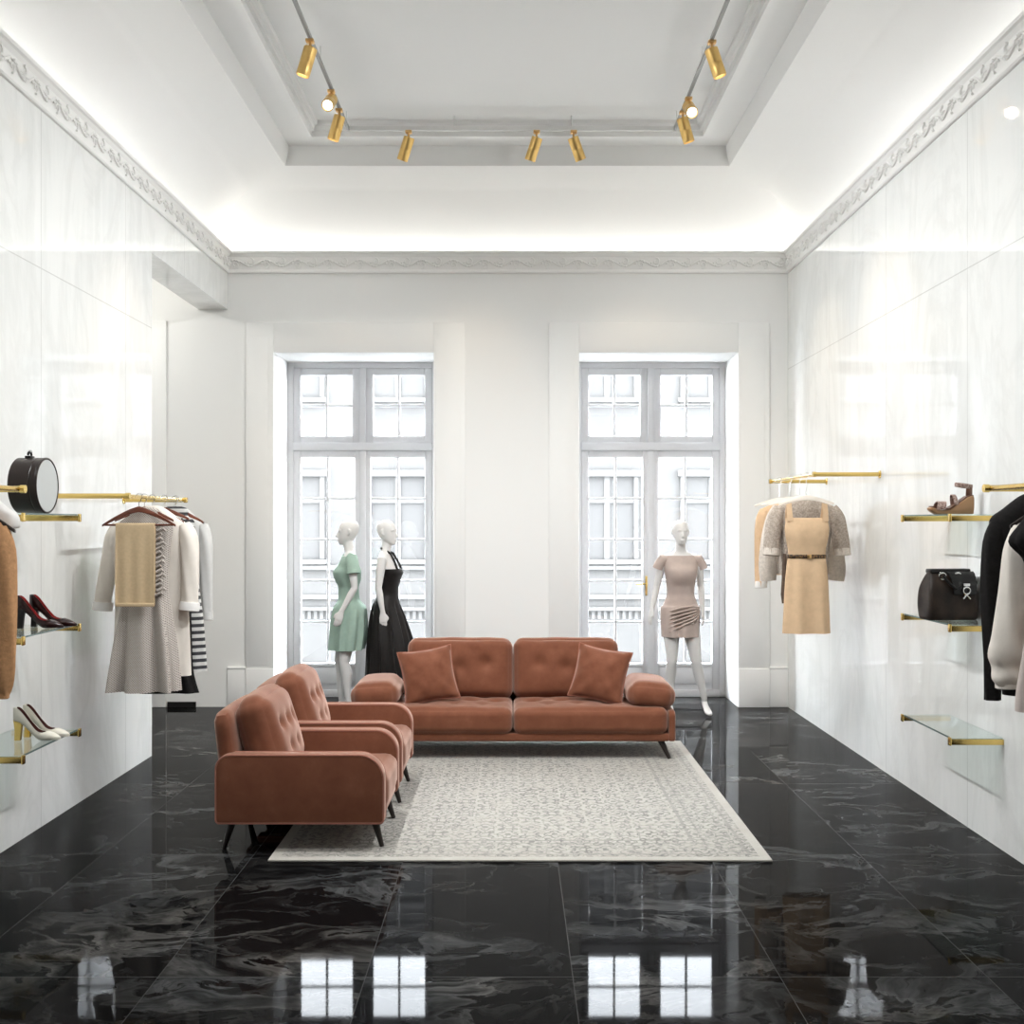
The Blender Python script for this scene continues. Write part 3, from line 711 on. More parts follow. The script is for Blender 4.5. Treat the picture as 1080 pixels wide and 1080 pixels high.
def mannequin(loc, rz, label, J, head_yaw=0):
    mb = MB()
    mb.loft([ell(*k) for k in cat_rom(TORSO, 3)])
    for sx in (-1, 1):                                     # bust
        mb.loft([[(sx*.065 + .052*sin(u)*cos(2*pi*j/14), -.080 - .028*cos(u), 1.285 + .055*sin(u)*sin(2*pi*j/14)) for j in range(14)] for u in (.05, .5, 1., 1.5, 2.1, 2.7, 3.1)])
    rm = Matrix.Rotation(R(head_yaw), 4, 'Z')
    mb.loft([ell(*k) for k in cat_rom(HEAD, 3)], mx=rm)
    # face: nose, brow, lips, chin, ears
    mb.tube([(0, -.088, 1.672), (0, -.100, 1.655), (0, -.112, 1.632), (0, -.09, 1.622)], [(.008, .007), (.010, .009), (.013, .012), (.010, .008)], 10, mx=rm)
    for sx in (-1, 1):
        mb.tube([(sx*.012, -.090, 1.683), (sx*.03, -.089, 1.688), (sx*.048, -.075, 1.682)], [.006, .007, .005], 8, mx=rm)
        mb.tube([(sx*.0, -.098, 1.594), (sx*.014, -.094, 1.596), (sx*.024, -.083, 1.598)], [.008, .007, .003], 8, mx=rm)
        mb.tube([(sx*.066, .0, 1.695), (sx*.078, .010, 1.685), (sx*.076, .008, 1.655), (sx*.066, -.004, 1.64)], [.007, .010, .009, .006], 8, mx=rm)
    for s_ in ('L', 'R'):
        hp, kn, an, toe = [Vector(p) for p in J['leg' + s_]]
        lp = [hp + Vector((0, 0, .05)), hp, hp.lerp(kn, .35), hp.lerp(kn, .75), kn, kn.lerp(an, .3) + Vector((0, .012, 0)), kn.lerp(an, .65), an]
        mb.tube(lp, [.07, .082, .076, .058, .048, .050, .036, .027], 18)
        # foot on tiptoe: ankle, heel, arch, ball, toes
        f = toe - an; fh = Vector((f.x, f.y, 0)).normalized()
        ball = toe - fh*.045; heel = an - fh*.025 - Vector((0, 0, .035))
        mb.tube([an + Vector((0, 0, .03)), an.lerp(heel, .4), heel.lerp(ball, .35) + Vector((0, 0, .012)), ball + Vector((0, 0, .012)), toe], [(.026, .026), (.031, .027), (.030, .026), (.022, .036), (.011, .022)], 14, up=(0, 0, 1))
        mb.tube([an, heel + Vector((0, 0, .004))], [.022, .020], 12)
        sh, el, wr, hd, th, nr = [Vector(p) for p in J['arm' + s_]]
        sx = math.copysign(1, sh.x)
        mb.tube([sh + Vector((-sx*.05, 0, .012)), sh, sh.lerp(el, .3), sh.lerp(el, .8), el, el.lerp(wr, .3), wr], [.036, .045, .041, .034, .031, .032, .020], 14)
        hand(mb, wr, hd, nr, th)
    o = mb.build('mannequin', M['mann'], loc=loc, rot=(0, 0, R(rz)), recalc=True)
    tag(o, label, 'mannequin', 'white shop mannequins by the windows')
    m_ = o.modifiers.new('skin', 'REMESH'); m_.mode = 'VOXEL'; m_.voxel_size = .0055; m_.use_smooth_shade = True
    m2 = o.modifiers.new('soft', 'SMOOTH'); m2.factor = .5; m2.iterations = 5
    return o
def dress_keys(z0, z1, off, extra):
    """follow the torso between z0 and z1 (top), then the given keys below"""
    ks = []; z = z1
    while z > z0 + .001:
        k = tz(z); ks.append((z, k[1], k[2], k[3] + off, k[4] + off + (.012 if 1.2 < z < 1.36 else 0), .0)); z -= .045
    return ks + extra

# beige dress, facing the viewer, mid-step
JR = dict(legL=[(-.085, .0, .86), (-.085, -.02, .49), (-.095, .05, .125), (-.105, -.075, .022)], legR=[(.085, .0, .86), (.135, -.05, .49), (.215, -.03, .135), (.235, -.17, .022)],
          armL=[(-.165, .005, 1.425), (-.215, .035, 1.17), (-.265, .0, .97), (-.25, -.15, -1), (.3, -1, 0), (-1, 0, 0)], armR=[(.165, .005, 1.425), (.195, .035, 1.17), (.205, .0, .96), (.05, -.2, -1), (-.3, -1, 0), (1, 0, 0)])
mr = mannequin((1.535, 10.42, 0), 4, 'white mannequin in a short blush beige dress by the right-hand window', JR, 0)
ex = [(.98, 0, .012, .178, .126, .003), (.90, .0, .012, .182, .130, .005), (.82, 0, .005, .178, .135, .007), (.715, .0, 0, .172, .135, .009)]
ds = cloth(MB(), dress_keys(1.0, 1.455, .010, ex), 64, 3, 8, .6, 2.0, True, True)
dr = ds.build('dress', M['blush'], mr); dr['label'] = 'blush beige dress'
for sx in (-1, 1):
    a, b = Vector((sx*.112, .003, 1.425)), Vector((sx*.192, .014, 1.37))
    MB().tube([a, Vector((sx*.160, .005, 1.418)), b, Vector((sx*.203, .020, 1.335))], [.040, .053, .051, .052], 16).build('cap_sleeve', M['blush'], dr)
wr_ = MB()
for k in range(6):                                          # drape folds gathered at one hip
    wr_.tube([(.165, -.07, .985 - .012*k), (.09, -.128 - .002*k, 1.0 - .026*k), (-.03, -.137, .985 - .034*k), (-.13, -.105, .955 - .038*k)], [.004, .009, .009, .004], 8)
wr_.build('drape_fold', M['blush'], dr)

# green dress, in profile facing the left wall
JA = dict(legL=[(-.085, .0, .86), (-.075, -.075, .49), (-.075, -.06, .13), (-.08, -.20, .022)], legR=[(.085, .0, .86), (.085, -.05, .49), (.085, -.01, .13), (.09, -.15, .022)],
          armL=[(-.165, .005, 1.425), (-.205, .02, 1.17), (-.215, -.06, .97), (0, -.15, -1), (.2, -1, 0), (-1, 0, 0)], armR=[(.165, .005, 1.425), (.200, .03, 1.17), (.205, -.085, .965), (-.0, -.35, -1), (-.1, -1, .1), (1, 0, 0)])
JA2 = dict(JA); JA2['armL'], JA2['armR'] = [(-.165, .005, 1.425), (-.200, .03, 1.17), (-.205, -.085, .965), (0, -.35, -1), (.1, -1, .1), (-1, 0, 0)], [(.165, .005, 1.425), (.20, .03, 1.17), (.215, -.02, .96), (0, -.1, -1), (-.2, -1, 0), (1, 0, 0)]
ma = mannequin((-1.50, 10.40, 0), -76, 'white mannequin in a sage green dress facing the left marble wall', JA, -8)
ex = [(.98, 0, .008, .185, .145, .004), (.88, .0, .0, .195, .155, .010), (.76, 0, -.01, .195, .158, .014), (.60, .0, -.025, .185, .150, .016)]
dr = cloth(MB(), dress_keys(1.0, 1.45, .012, ex), 64, 3, 9, .2, 2.0).build('dress', M['sage'], ma); dr['label'] = 'sage green dress'
for sx in (-1, 1):
    MB().tube([Vector((sx*.12, .005, 1.45)), Vector((sx*.165, .006, 1.44)), Vector((sx*.192, .016, 1.37)), Vector((sx*.205, .02, 1.30))], [.036, .056, .058, .062], 16).build('short_sleeve', M['sage'], dr)

# black gown, facing away from the green one
JB = dict(JA2); JB['armL'] = [(-.165, .005, 1.425), (-.195, .03, 1.17), (-.20, -.01, .95), (0, -.05, -1), (.1, -1, 0), (-1, 0, 0)]
mbk = mannequin((-1.16, 10.43, 0), 84, 'white mannequin in a long black halter gown behind the sofa arm', JB, -14)
ks = []
for z in (1.335, 1.30, 1.255, 1.21, 1.16, 1.11, 1.07): k = tz(z); ks.append((z, k[1], k[2] - .012, k[3] + .010, k[4] + .016, 0.))
ks += [(1.0, 0, .0, .165, .125, .004), (.90, .0, -.01, .19, .150, .010), (.70, 0, -.03, .23, .185, .018), (.45, 0, -.05, .27, .215, .024), (.12, 0, -.07, .32, .26, .03)]
dr = cloth(MB(), ks, 96, 4, 13, .3, 2.0).build('gown', M['blackcloth'], mbk); dr['label'] = 'long black gown'
st = MB()
for sx in (-1, 1): st.tube([(sx*.085, -.122, 1.325), (sx*.075, -.092, 1.40), (sx*.055, -.050, 1.475), (sx*.035, .035, 1.52), (0, .054, 1.53)], [(.004, .011)]*5, 8)
st.build('halter_strap', M['blackcloth'], dr)

# ------------------------------------------------------------------ rails, shelves
def clothes_rail(side, xw, xt_, y0, y1, z, label):
    """brass frame: two arms off the wall and a rod between their tips; side -1 left, +1 right"""
    root = empty('clothes_rail', (xw, (y0 + y1)/2, z), label, 'clothes rail', 'brass clothes rails on the marble walls')
    yy = (y1 - y0)/2; L = xt_ - xw
    for y in (-yy, yy):
        MB().tube([(0, y, 0), (L*.985, y, 0)], .0155, 16).lathe([(.019, -.012), (.019, .012)], 16, Matrix.Translation((L, y, 0)) @ Matrix.Rotation(R(90), 4, 'Y')).build('arm', M['brass'], root)
        MB().lathe([(.028, 0), (.028, .006), (.018, .010)], 20, Matrix.Translation((0, y, 0)) @ Matrix.Rotation(R(-90*side), 4, 'Y')).build('wall_plate', M['brass'], root)
    MB().tube([(L - side*-.02*1, -yy, 0), (L - side*-.02*1, yy, 0)], .0125, 14).build('rod', M['brass'], root)
    return root
clothes_rail(-1, XL, -2.287, 6.76, 7.95, 1.913, 'brass rail holding houndstooth dress and cream coat on the left marble wall')
clothes_rail(-1, XL, -2.325, 4.1, 5.40, 1.913, 'brass rail holding the camel jumper at the left picture edge')
clothes_rail(1, XR, 2.150, 8.12, 9.50, 2.10, 'brass rail holding the belted tan dress on the right marble wall')
clothes_rail(1, XR, 2.200, 4.05, 5.29, 1.913, 'brass rail holding the black jacket at the right picture edge')

def glass_shelf(xw, xt_, y0, y1, z, label):
    root = empty('glass_shelf', (xw, (y0 + y1)/2, z), label, 'shelf', 'glass shelves on brass brackets')
    yy = (y1 - y0)/2; L = xt_ - xw; s_ = math.copysign(1, L)
    for y in (-yy, yy):
        MB().box((min(0, L), y - .012, -.028), (max(0, L), y + .012, .002), .003).box((min(L, L + s_*.012), y - .015, -.032), (max(L, L + s_*.012), y + .015, .012), .004).build('bracket', M['brass'], root)
    g = MB().box((min(.004*s_, L), -yy - .004, .002), (max(.004*s_, L - .004*s_), yy + .004, .010)).build('glass_panel', M['shelfglass'], root)
    MB().box((min(L - .004*s_, L), -yy + .016, .002), (max(L - .004*s_, L), yy - .016, .010)).build('front_edge', M['glassedge'], g)
    return root
for z, nm in ((1.79, 'upper'), (1.195, 'middle'), (.624, 'lower')):
    glass_shelf(XL, -2.36, 5.47, 6.18, z, {'upper': 'glass shelf under the round hat box', 'middle': 'glass shelf under the black pumps', 'lower': 'low glass shelf under the ivory pump'}[nm])
for z, nm in ((1.79, 'upper'), (1.20, 'middle'), (.595, 'lower')):
    glass_shelf(XR, 2.34, 6.08, 6.82, z, {'upper': 'glass shelf under the wedge sandal', 'middle': 'glass shelf under the dark handbag', 'lower': 'empty low glass shelf on the right marble wall'}[nm])

# ------------------------------------------------------------------ things on the shelves
# round hat box, axis along x
zb = 1.80; r = .142
hb = empty('hat_box', (-2.463, 5.80, zb), 'round dark brown hat box with pale grey face on the upper left shelf', 'hat box')
mx = Matrix.Translation((-.085, 0, r)) @ Matrix.Rotation(R(90), 4, 'Y')
MB().lathe([(r*.96, .03), (r, .036), (r, .135), (r*.985, .137), (r*.985, .140), (r, .142), (r, .165), (r*.97, .170), (r*.95, .170)], 56, mx).build('case', M['boxside'], hb, ang=30)
MB().lathe([(r*.945, .168), (r*.945, .174), (r*.5, .1755)], 56, mx).build('face', M['boxface'], hb)
rim = MB(); rim.tube([(.087, r*.968*cos(2*pi*i/48), r + r*.968*sin(2*pi*i/48)) for i in range(48)], .006, 8, closed=True); rim.build('rim', M['boxside'], hb)
ring = MB().tube([(.0 + .0, .02*cos(a), 2*r + .012 + .018*sin(a)) for a in [pi*i/12 for i in range(13)]], .006, 8)
ring.box((-.014, -.03, 2*r - .006), (.014, .03, 2*r + .010), .004)
ring.build('handle', M['bagblack'], hb)
MB().lathe([(.013, 0), (.013, .008), (.007, .012)], 14, Matrix.Translation((.0, 0, 2*r + .028))).build('clasp_knob', M['chrome'], hb)

def pump(loc, rz, label, m_up, m_in, m_heel, group, heel_h=.088, L=.235, block=.017):
    """court shoe, toe along +x; ring of points per section"""
    root = empty('pump_shoe', loc, label, 'shoe', group, rz); root.scale = (1.0, 1.05, 1.12)
    secs = []
    N = 22
    for i in range(N + 1):
        s_ = i/N; x = s_*L
        t = min(1, max(0, (s_ - .06)/.58)); sole = heel_h*(1 - (3*t*t - 2*t**3)) + .006
        wv = [(.0, .012), (.05, .023), (.16, .026), (.36, .022), (.55, .032), (.68, .037), (.82, .031), (.93, .019), (1.0, .004)]
        for (a, wa), (b, wb) in zip(wv, wv[1:]):
            if a <= s_ <= b: wd = wa + (wb - wa)*(s_ - a)/(b - a)
        hv = [(.0, .058), (.1, .058), (.3, .040), (.5, .030), (.66, .033), (.72, .036), (.85, .027), (1.0, .008)]
        for (a, ha), (b, hb_) in zip(hv, hv[1:]):
            if a <= s_ <= b: h = ha + (hb_ - ha)*(s_ - a)/(b - a)
        vamp = s_ > .66
        ti = .004; inn = sole + (.006 if not vamp else h*.96)
        secs.append([(x, -wd*.8, sole - .004), (x, -wd, sole + .006), (x, -wd*.98, sole + h*.6), (x, -wd*.86 if not vamp else -wd*.7, sole + h*(1 if not vamp else .88)),
                     (x, -wd*.78 if not vamp else -wd*.45, sole + h*(.985 if not vamp else .95)), (x, -wd*.7 if not vamp else -wd*.2, inn),
                     (x, wd*.7 if not vamp else wd*.2, inn), (x, wd*.78 if not vamp else wd*.45, sole + h*(.985 if not vamp else .95)),
                     (x, wd*.86 if not vamp else wd*.7, sole + h*(1 if not vamp else .88)), (x, wd*.98, sole + h*.6), (x, wd, sole + .006), (x, wd*.8, sole - .004)])
    MB().loft(secs).build('upper', m_up, root, ang=60)
    ins = [[(q[5][0], q[5][1]*1.02, q[5][2] + .0015), (q[6][0], q[6][1]*1.02, q[6][2] + .0015), (q[6][0], q[6][1], q[6][2] - .001), (q[5][0], q[5][1], q[5][2] - .001)] for q in secs[1:15]]
    MB().loft(ins).build('insole', m_in, root)
    lin = MB()
    for sg in (5, 6):
        k = 4 if sg == 5 else 7
        lin.loft([[Vector(q[k])*1, Vector(q[sg]), Vector(q[sg]) + Vector((0, (.002 if sg == 5 else -.002), 0)), Vector(q[k]) + Vector((0, (.002 if sg == 5 else -.002), 0))] for q in secs[1:15]])
    lin.build('lining', m_in, root)
    MB().loft([[(.045, -block*1.1, heel_h), (.045, block*1.1, heel_h), (.002, block*.9, heel_h + .01), (.002, -block*.9, heel_h + .01)],
               [(.038, -block*.8, heel_h*.5), (.038, block*.8, heel_h*.5), (.008, block*.7, heel_h*.5), (.008, -block*.7, heel_h*.5)],
               [(.034, -block*.8, 0.0005), (.034, block*.8, 0.0005), (.006, block*.75, 0.0005), (.006, -block*.75, .0005)]]).build('heel', m_heel, root)
    return root
zs = 1.195 + .0105
pump((-2.572, 5.89, zs), R(8), 'black pump with red inside on the middle left shelf, nearer of the pair', M['shoeblack'], M['shoered'], M['bagblack'], 'black pumps on the middle left shelf')
pump((-2.54, 5.985, zs), R(8), 'black pump with red inside on the middle left shelf, farther of the pair', M['shoeblack'], M['shoered'], M['bagblack'], 'black pumps on the middle left shelf')
zs = .624 + .0105
pump((-2.566, 5.85, zs), R(4), 'ivory pump with brass heel on the low left shelf, nearer of the pair', M['shoewhite'], M['shoelining'], M['brass'], 'ivory pumps on the low left shelf')
pump((-2.555, 5.94, zs), R(4), 'ivory pump behind the nearer ivory pump on the low left shelf', M['shoewhite'], M['shoelining'], M['brass'], 'ivory pumps on the low left shelf')

# wedge sandal: toe towards the room (-x)
ws = empty('wedge_sandal', (2.56, 6.35, 1.79 + .0105), 'snakeskin wedge sandal with ankle strap on the upper right shelf', 'shoe', rz=R(180))
pts = cat_rom([(.0, .0), (-.004, .045), (.0, .088), (.035, .082), (.085, .050), (.135, .024), (.185, .022), (.232, .034), (.238, .022), (.20, .0), (.15, .0), (.08, .0)], 4)
w1 = MB().prism(pts, -.032, .032, 1, .006, 2); w1.build('wedge_sole', M['tanwedge'], ws, ang=50)
sm = MB(); sm.loft([[(x, -hw, z), (x, hw, z), (x, hw, z + .006), (x, -hw, z + .006)] for x, z, hw in ((.0, .088, .026), (.035, .083, .028), (.085, .051, .028), (.135, .025, .036), (.185, .023, .038), (.232, .035, .022))]); sm.build('footbed', M['brownleather'], ws)
def band(mb, cx, cz, hw, h, w_, tilt, m_=14):
    """strap over the foot: an arch in y-z, w_ wide along x"""
    rings = []
    for i in range(m_ + 1):
        a = pi*i/m_; y, z = hw*cos(a), cz + h*sin(a); y2, z2 = (hw - .003)*cos(a), cz + (h - .003)*sin(a); s_ = tilt*sin(a)
        rings.append([(cx - w_/2 + s_, y, z), (cx + w_/2 + s_, y, z), (cx + w_/2 + s_, y2, z2), (cx - w_/2 + s_, y2, z2)])
    return mb.loft(rings)
band(MB(), .185, .022, .038, .042, .050, -.015).build('toe_strap', M['snake'], ws)
an = MB(); band(an, .095, .046, .033, .052, .022, .01)
an.tube([(.045 + .048*cos(a), .030*sin(a), .140 + .006*cos(a)) for a in [2*pi*i/20 for i in range(20)]], [(.010, .0025)]*20, 8, closed=True, up=(0, 0, 1))
an.build('ankle_strap', M['snake'], ws)
hc = MB(); hc.loft([[(.05 - .050*cos(a), .032*sin(a), .085), (.05 - .052*cos(a), .034*sin(a), .085), (.045 - .048*cos(a), .032*sin(a), .145), (.045 - .046*cos(a), .030*sin(a), .145)] for a in [-1.0 + 2.0*i/12 for i in range(13)]])
hc.build('heel_counter', M['brownleather'], ws)

ws.scale = (1.0, 1.0, 1.14)
# dark handbag
bgd = empty('handbag', (2.455, 6.42, 1.20 + .0105), 'dark brown leather handbag with black top and metal clasp on the middle right shelf', 'handbag', rz=R(6))
bk = [(0, -.0, 0, .142, .085, .0), (.02, 0, 0, .150, .092, .0), (.09, 0, 0, .150, .092, .006), (.17, 0, 0, .145, .080, .006), (.225, .0, 0, .130, .058, .004), (.25, 0, 0, .122, .040, .002), (.262, 0, 0, .118, .030, 0)]
cloth(MB(), bk, 64, 4, 5, .5, 4.5).build('body', M['bag'], bgd)
MB().box((-.118, -.035, .258), (.118, .035, .284), .008, 3).build('top_frame', M['bagblack'], bgd)
fl = MB(); fl.loft([[(x, -.035 - .060*sin(t*1.5), .270 - .10*t*t - .02*t), (x, -.030 - .060*sin(t*1.5), .262 - .10*t*t - .02*t), (x + .16 - .03*t, -.030 - .060*sin(t*1.5), .262 - .10*t*t - .02*t), (x + .16 - .03*t, -.035 - .060*sin(t*1.5), .270 - .10*t*t - .02*t)] for x, t in ((-.03, 0), (-.025, .25), (-.02, .5), (-.015, .75), (-.01, 1))])
fl.build('flap', M['bagblack'], bgd)
cl = MB(); cl.tube([(.055 + .020*cos(a), -.103, .165 + .020*sin(a)) for a in [2*pi*i/20 for i in range(20)]], .005, 8, closed=True)
cl.tube([(.045, -.104, .150), (.075, -.106, .118)], .005, 8).tube([(.060, -.104, .150), (.035, -.106, .120)], .005, 8)
cl.box((.035, -.108, .19), (.075, -.098, .206), .003); cl.build('clasp', M['chrome'], bgd)
rg2 = MB()
for x in (-.06, .03): rg2.tube([(x + .018*cos(a), -.055, .245 + .018*sin(a)) for a in [2*pi*i/18 for i in range(18)]], .0045, 8, closed=True)
rg2.build('handle_ring', M['chrome'], bgd)
MB().tube([(-.06, -.060, .245), (-.03, -.088, .20), (.0, -.10, .175), (.025, -.095, .19), (.03, -.06, .235)], .008, 10).build('handle', M['bagblack'], bgd)
gs = MB(); gs.loft([[(.115, -.03, .275), (.115, .03, .275), (.115, .03, .25), (.115, -.03, .25)], [(.150, -.028, .225), (.150, .028, .225), (.145, .028, .205), (.145, -.028, .205)], [(.178, -.01, .195), (.178, .01, .195), (.172, .01, .190), (.172, -.01, .190)]]).build('gusset_tip', M['bagblack'], bgd)

# ------------------------------------------------------------------ hangers and clothes
def hanger(x, y, zr, label, m, hw=.215, drop=.085, bar=False, thick=.012, group='coat hangers on the brass rails', low=.0):
    """hook over the rod at height zr; shoulders slope outwards"""
    root = empty('coat_hanger', (x, y, zr), label, 'coat hanger', group)
    hk = [(.0, 0, -.075 - low), (0, 0, -.035), (.012, 0, -.028)] + [(.0 + .019*cos(a), 0, .0 + .019*sin(a)) for a in [-.9 + .42*i for i in range(10)]]
    MB().tube(hk, .0028, 8).build('hook', M['chrome'], root)
    z0 = -.075 - low; rings = []
    for i in range(25):
        u = -1 + 2*i/24; xx = u*hw; z = z0 - drop*abs(u)**1.35; hh = .020 - .012*abs(u); t_ = thick*(1 - .25*abs(u))
        rings.append([(xx, -t_/2, z - hh), (xx, -t_/2, z + hh*.5), (xx, 0, z + hh*.8), (xx, t_/2, z + hh*.5), (xx, t_/2, z - hh)])
    MB().loft(rings).build('shoulder_bar', m, root, ang=60)
    if bar: MB().tube([(-hw*.94, 0, z0 - drop + .002), (hw*.94, 0, z0 - drop + .002)], .006, 10).build('trouser_bar', m, root)
    return root
def garment(name, loc, label, cat, m, body, sleeves=(), m_cuff=None, kf=8, ph=0., group=None, p=2.4, cuffs=True, fat=.003):
    """body keys are relative to loc (z negative downwards); sleeves = lists of (point, radius)"""
    root = empty(name, loc, label, cat, group)
    cloth(MB(), body, 80, 5, kf, ph, p).build('body', m, root, ang=70)
    for sl in sleeves:
        pts = cat_rom([(*q, *((r_, r_*.8) if not isinstance(r_, tuple) else r_)) for q, r_ in sl], 4)
        P = [Vector(q[:3]) for q in pts]
        n_ = 28; mb = MB(); rings = []
        for i, q in enumerate(pts):
            d = (P[min(i + 1, len(P) - 1)] - P[max(i - 1, 0)]).normalized(); u = Vector((1, 0, 0)); u = (u - d*u.dot(d)).normalized() if abs(d.x) < .9 else Vector((0, 0, 1)); v = d.cross(u)
            f = .0035*min(1, i/4)
            rings.append([P[i] + u*((q[3] + f*sin(5*a + i*.5))*cos(a)) + v*((q[4] + f*sin(4*a + i*.6))*sin(a)) for a in [2*pi*j/n_ for j in range(n_)]])
        mb.loft(rings); so = mb.build('sleeve', m, root, ang=70)
        if cuffs:
            e = P[-1]; dd = (P[-1] - P[-3]).normalized(); rr = pts[-1][3] + fat; r2 = pts[-1][4] + fat
            MB().tube([e - dd*.045, e - dd*.04, e + dd*.006, e + dd*.010], [(rr*.97, r2*.97), (rr, r2), (rr*1.02, r2*1.02), (rr*.92, r2*.9)], 20, up=(1, 0, 0)).build('cuff', m_cuff or m, so)
    return root
def top_keys(w_, d_=.045, sl=.085, z=-.075):
    """neck to shoulder on a hanger"""
    return [(z + .022, 0, 0, .045, .030, 0), (z + .005, 0, 0, .085, .040, 0), (z - sl*.45, 0, 0, w_*.72, d_, .002), (z - sl*.85, 0, 0, w_*.97, d_*1.05, .003), (z - sl - .04, 0, 0, w_, d_*1.15, .004)]

# --- left far rail (z 1.913, x -2.265)
xr, zr = -2.268, 1.913
hanger(xr, 6.90, zr, 'brown wooden coat hanger at the front of the left rail with beige trousers over it', M['hangerwood'], .222, .10, True, .016)
# folded trousers hung over the bar
tz_ = zr - .075 - .10 - .0
tm = MB(); rings = []
prof_ = [(-.012, -.485), (-.014, -.30), (-.013, -.10), (-.011, -.004), (-.004, .012), (.006, .012), (.013, -.004), (.015, -.12), (.017, -.28), (.016, -.40)]
for i in range(25):
    u = -1 + 2*i/24; x = .118*u - .020
    wv_ = .004*sin(9*u) + (.006 if abs(u) > .92 else 0)
    rings.append([(x*(1 + .02*abs(z)), y - wv_*min(1, abs(z)*4), z) for y, z in cat_rom([(a, b) for a, b in prof_], 4)] + [(x, y, z) for y, z in ((.009, -.40), (.006, -.1), (.0, .004), (-.005, -.1), (-.006, -.484))])
tr_ = empty('trousers', (xr, 6.90, tz_), 'folded beige wool trousers over the bar of the brown hanger', 'trousers')
tm.loft(rings).build('trouser_leg', M['beige'], tr_, ang=60)
MB().box((-.137, -.0225, -.492), (.097, -.008, -.470), .004).build('hem', M['beige'], tr_)
# houndstooth dress
hanger(xr, 7.0, zr, 'slim wooden hanger inside the houndstooth dress on the left rail', M['hangerwood'], .18, .07)
body = top_keys(.165, .035) + [(-.34, 0, 0, .145, .05, .004), (-.55, 0, 0, .135, .05, .006), (-.70, .0, 0, .150, .065, .014), (-.95, -.005, 0, .185, .085, .026), (-1.185, -.01, 0, .212, .10, .034)]
g1 = garment('dress', (xr, 7.02, zr - .01), 'grey houndstooth dress with pleated skirt behind the beige trousers', 'dress', M['hounds'], body, kf=7, ph=.4)
rf = MB()
for k in range(16):
    zz_ = -.16 - .028*k; sd = .012*sin(k*1.9)
    rf.tube([(.055 + sd, -.050, zz_), (.085 + sd, -.070, zz_ - .012), (.115 + sd, -.058, zz_ + .004), (.13 + sd, -.048, zz_ - .012)], [.006, .011, .011, .005], 8)
rf.build('ruffle', M['hounds'], g1)
# cream coat
hanger(xr, 7.15, zr, 'wooden hanger inside the cream coat on the left rail', M['hangerwood'], .20, .08)
body = top_keys(.215, .05, .10) + [(-.42, .0, 0, .222, .055, .006), (-.70, .0, 0, .225, .06, .008), (-.95, .0, 0, .232, .065, .012), (-1.12, 0, 0, .238, .07, .014)]
slR = [((.20, 0, -.175), .045), ((.235, -.015, -.26), .058), ((.250, -.03, -.45), .055), ((.255, -.045, -.62), .052), ((.250, -.05, -.70), .050)]
slL = [((-.20, 0, -.175), .045), ((-.235, -.015, -.26), .055), ((-.262, -.03, -.45), .055), ((-.285, -.045, -.62), .052), ((-.292, -.05, -.70), .050)]
garment('coat', (xr - .005, 7.16, zr - .0), 'long cream coat with turned-back white cuffs behind the houndstooth dress', 'coat', M['cream'], body, [slL, slR], M['white'], kf=6, ph=1.1, fat=.012)
# black skirt
body = [(-.55, 0, 0, .12, .03, .0), (-.60, 0, 0, .150, .035, .002), (-.85, 0, 0, .16, .04, .006), (-1.10, -.01, 0, .18, .042, .008), (-1.25, -.015, 0, .222, .045, .010)]
hanger(xr + .03, 7.30, zr, 'wooden hanger holding the black skirt on the left rail', M['hangerwood'], .16, .06)
bs = garment('skirt', (xr + .045, 7.30, zr), 'black skirt whose hem shows below the cream coat', 'skirt', M['black'], body, kf=6)
MB().tube([(-.10, 0, -.13), (-.10, 0, -.56)], [(.006, .003)]*2, 8).tube([(.10, 0, -.13), (.10, 0, -.56)], [(.006, .003)]*2, 8).build('hanging_loop', M['black'], bs)
# striped top
hanger(xr + .06, 7.45, zr, 'wooden hanger inside the striped top on the left rail', M['hangerwood'], .18, .08)
body = top_keys(.125, .04) + [(-.45, .0, 0, .14, .045, .004), (-.80, .02, 0, .165, .05, .006), (-1.13, .03, 0, .18, .05, .008)]
garment('jumper', (xr + .055, 7.45, zr), 'black and white striped long top hanging behind the cream coat', 'top', M['stripe'], body, kf=5)
# pale grey jacket
hanger(xr + .0, 7.62, zr, 'wooden hanger inside the pale grey jacket at the back of the left rail', M['hangerblack'], .20, .085)
body = top_keys(.20, .045, .10) + [(-.40, .0, 0, .20, .05, .005), (-.65, .0, 0, .20, .055, .006), (-.80, 0, 0, .205, .055, .006)]
slR = [((.185, 0, -.175), .040), ((.205, -.01, -.27), .045), ((.215, -.015, -.50), .043), ((.222, -.02, -.80), .038)]
garment('jacket', (xr + .0, 7.63, zr), 'pale grey jacket at the back end of the left rail', 'jacket', M['palegrey'], body, [slR, [((-q[0], q[1], q[2]), r_) for q, r_ in slR]], kf=5)

# --- left near rail: camel jumper and white shirt cut by the picture edge
xn = -2.335
hanger(xn, 4.80, zr, 'black hanger inside the camel jumper at the left picture edge', M['hangerblack'], .235, .12, thick=.016)
body = top_keys(.195, .05, .115) + [(-.40, 0, 0, .205, .06, .005), (-.65, 0, 0, .205, .065, .006), (-.85, 0, 0, .205, .065, .006)]
slR = [((.155, 0, -.19), .05), ((.180, -.01, -.28), .058), ((.190, -.02, -.48), .058), ((.194, -.025, -.70), .055), ((.192, -.03, -.82), .048), ((.186, -.03, -.885), .033)]
garment('jumper', (xn, 4.80, zr), 'camel knitted jumper with long sleeve at the left picture edge', 'jumper', M['camel'], body, [slR, [((-q[0], q[1], q[2]), r_) for q, r_ in slR]], M['camel'], kf=6)
hanger(xn + .0, 4.97, zr, 'wooden hanger inside the white shirt on the near left rail', M['hangerwood'], .17, .075)
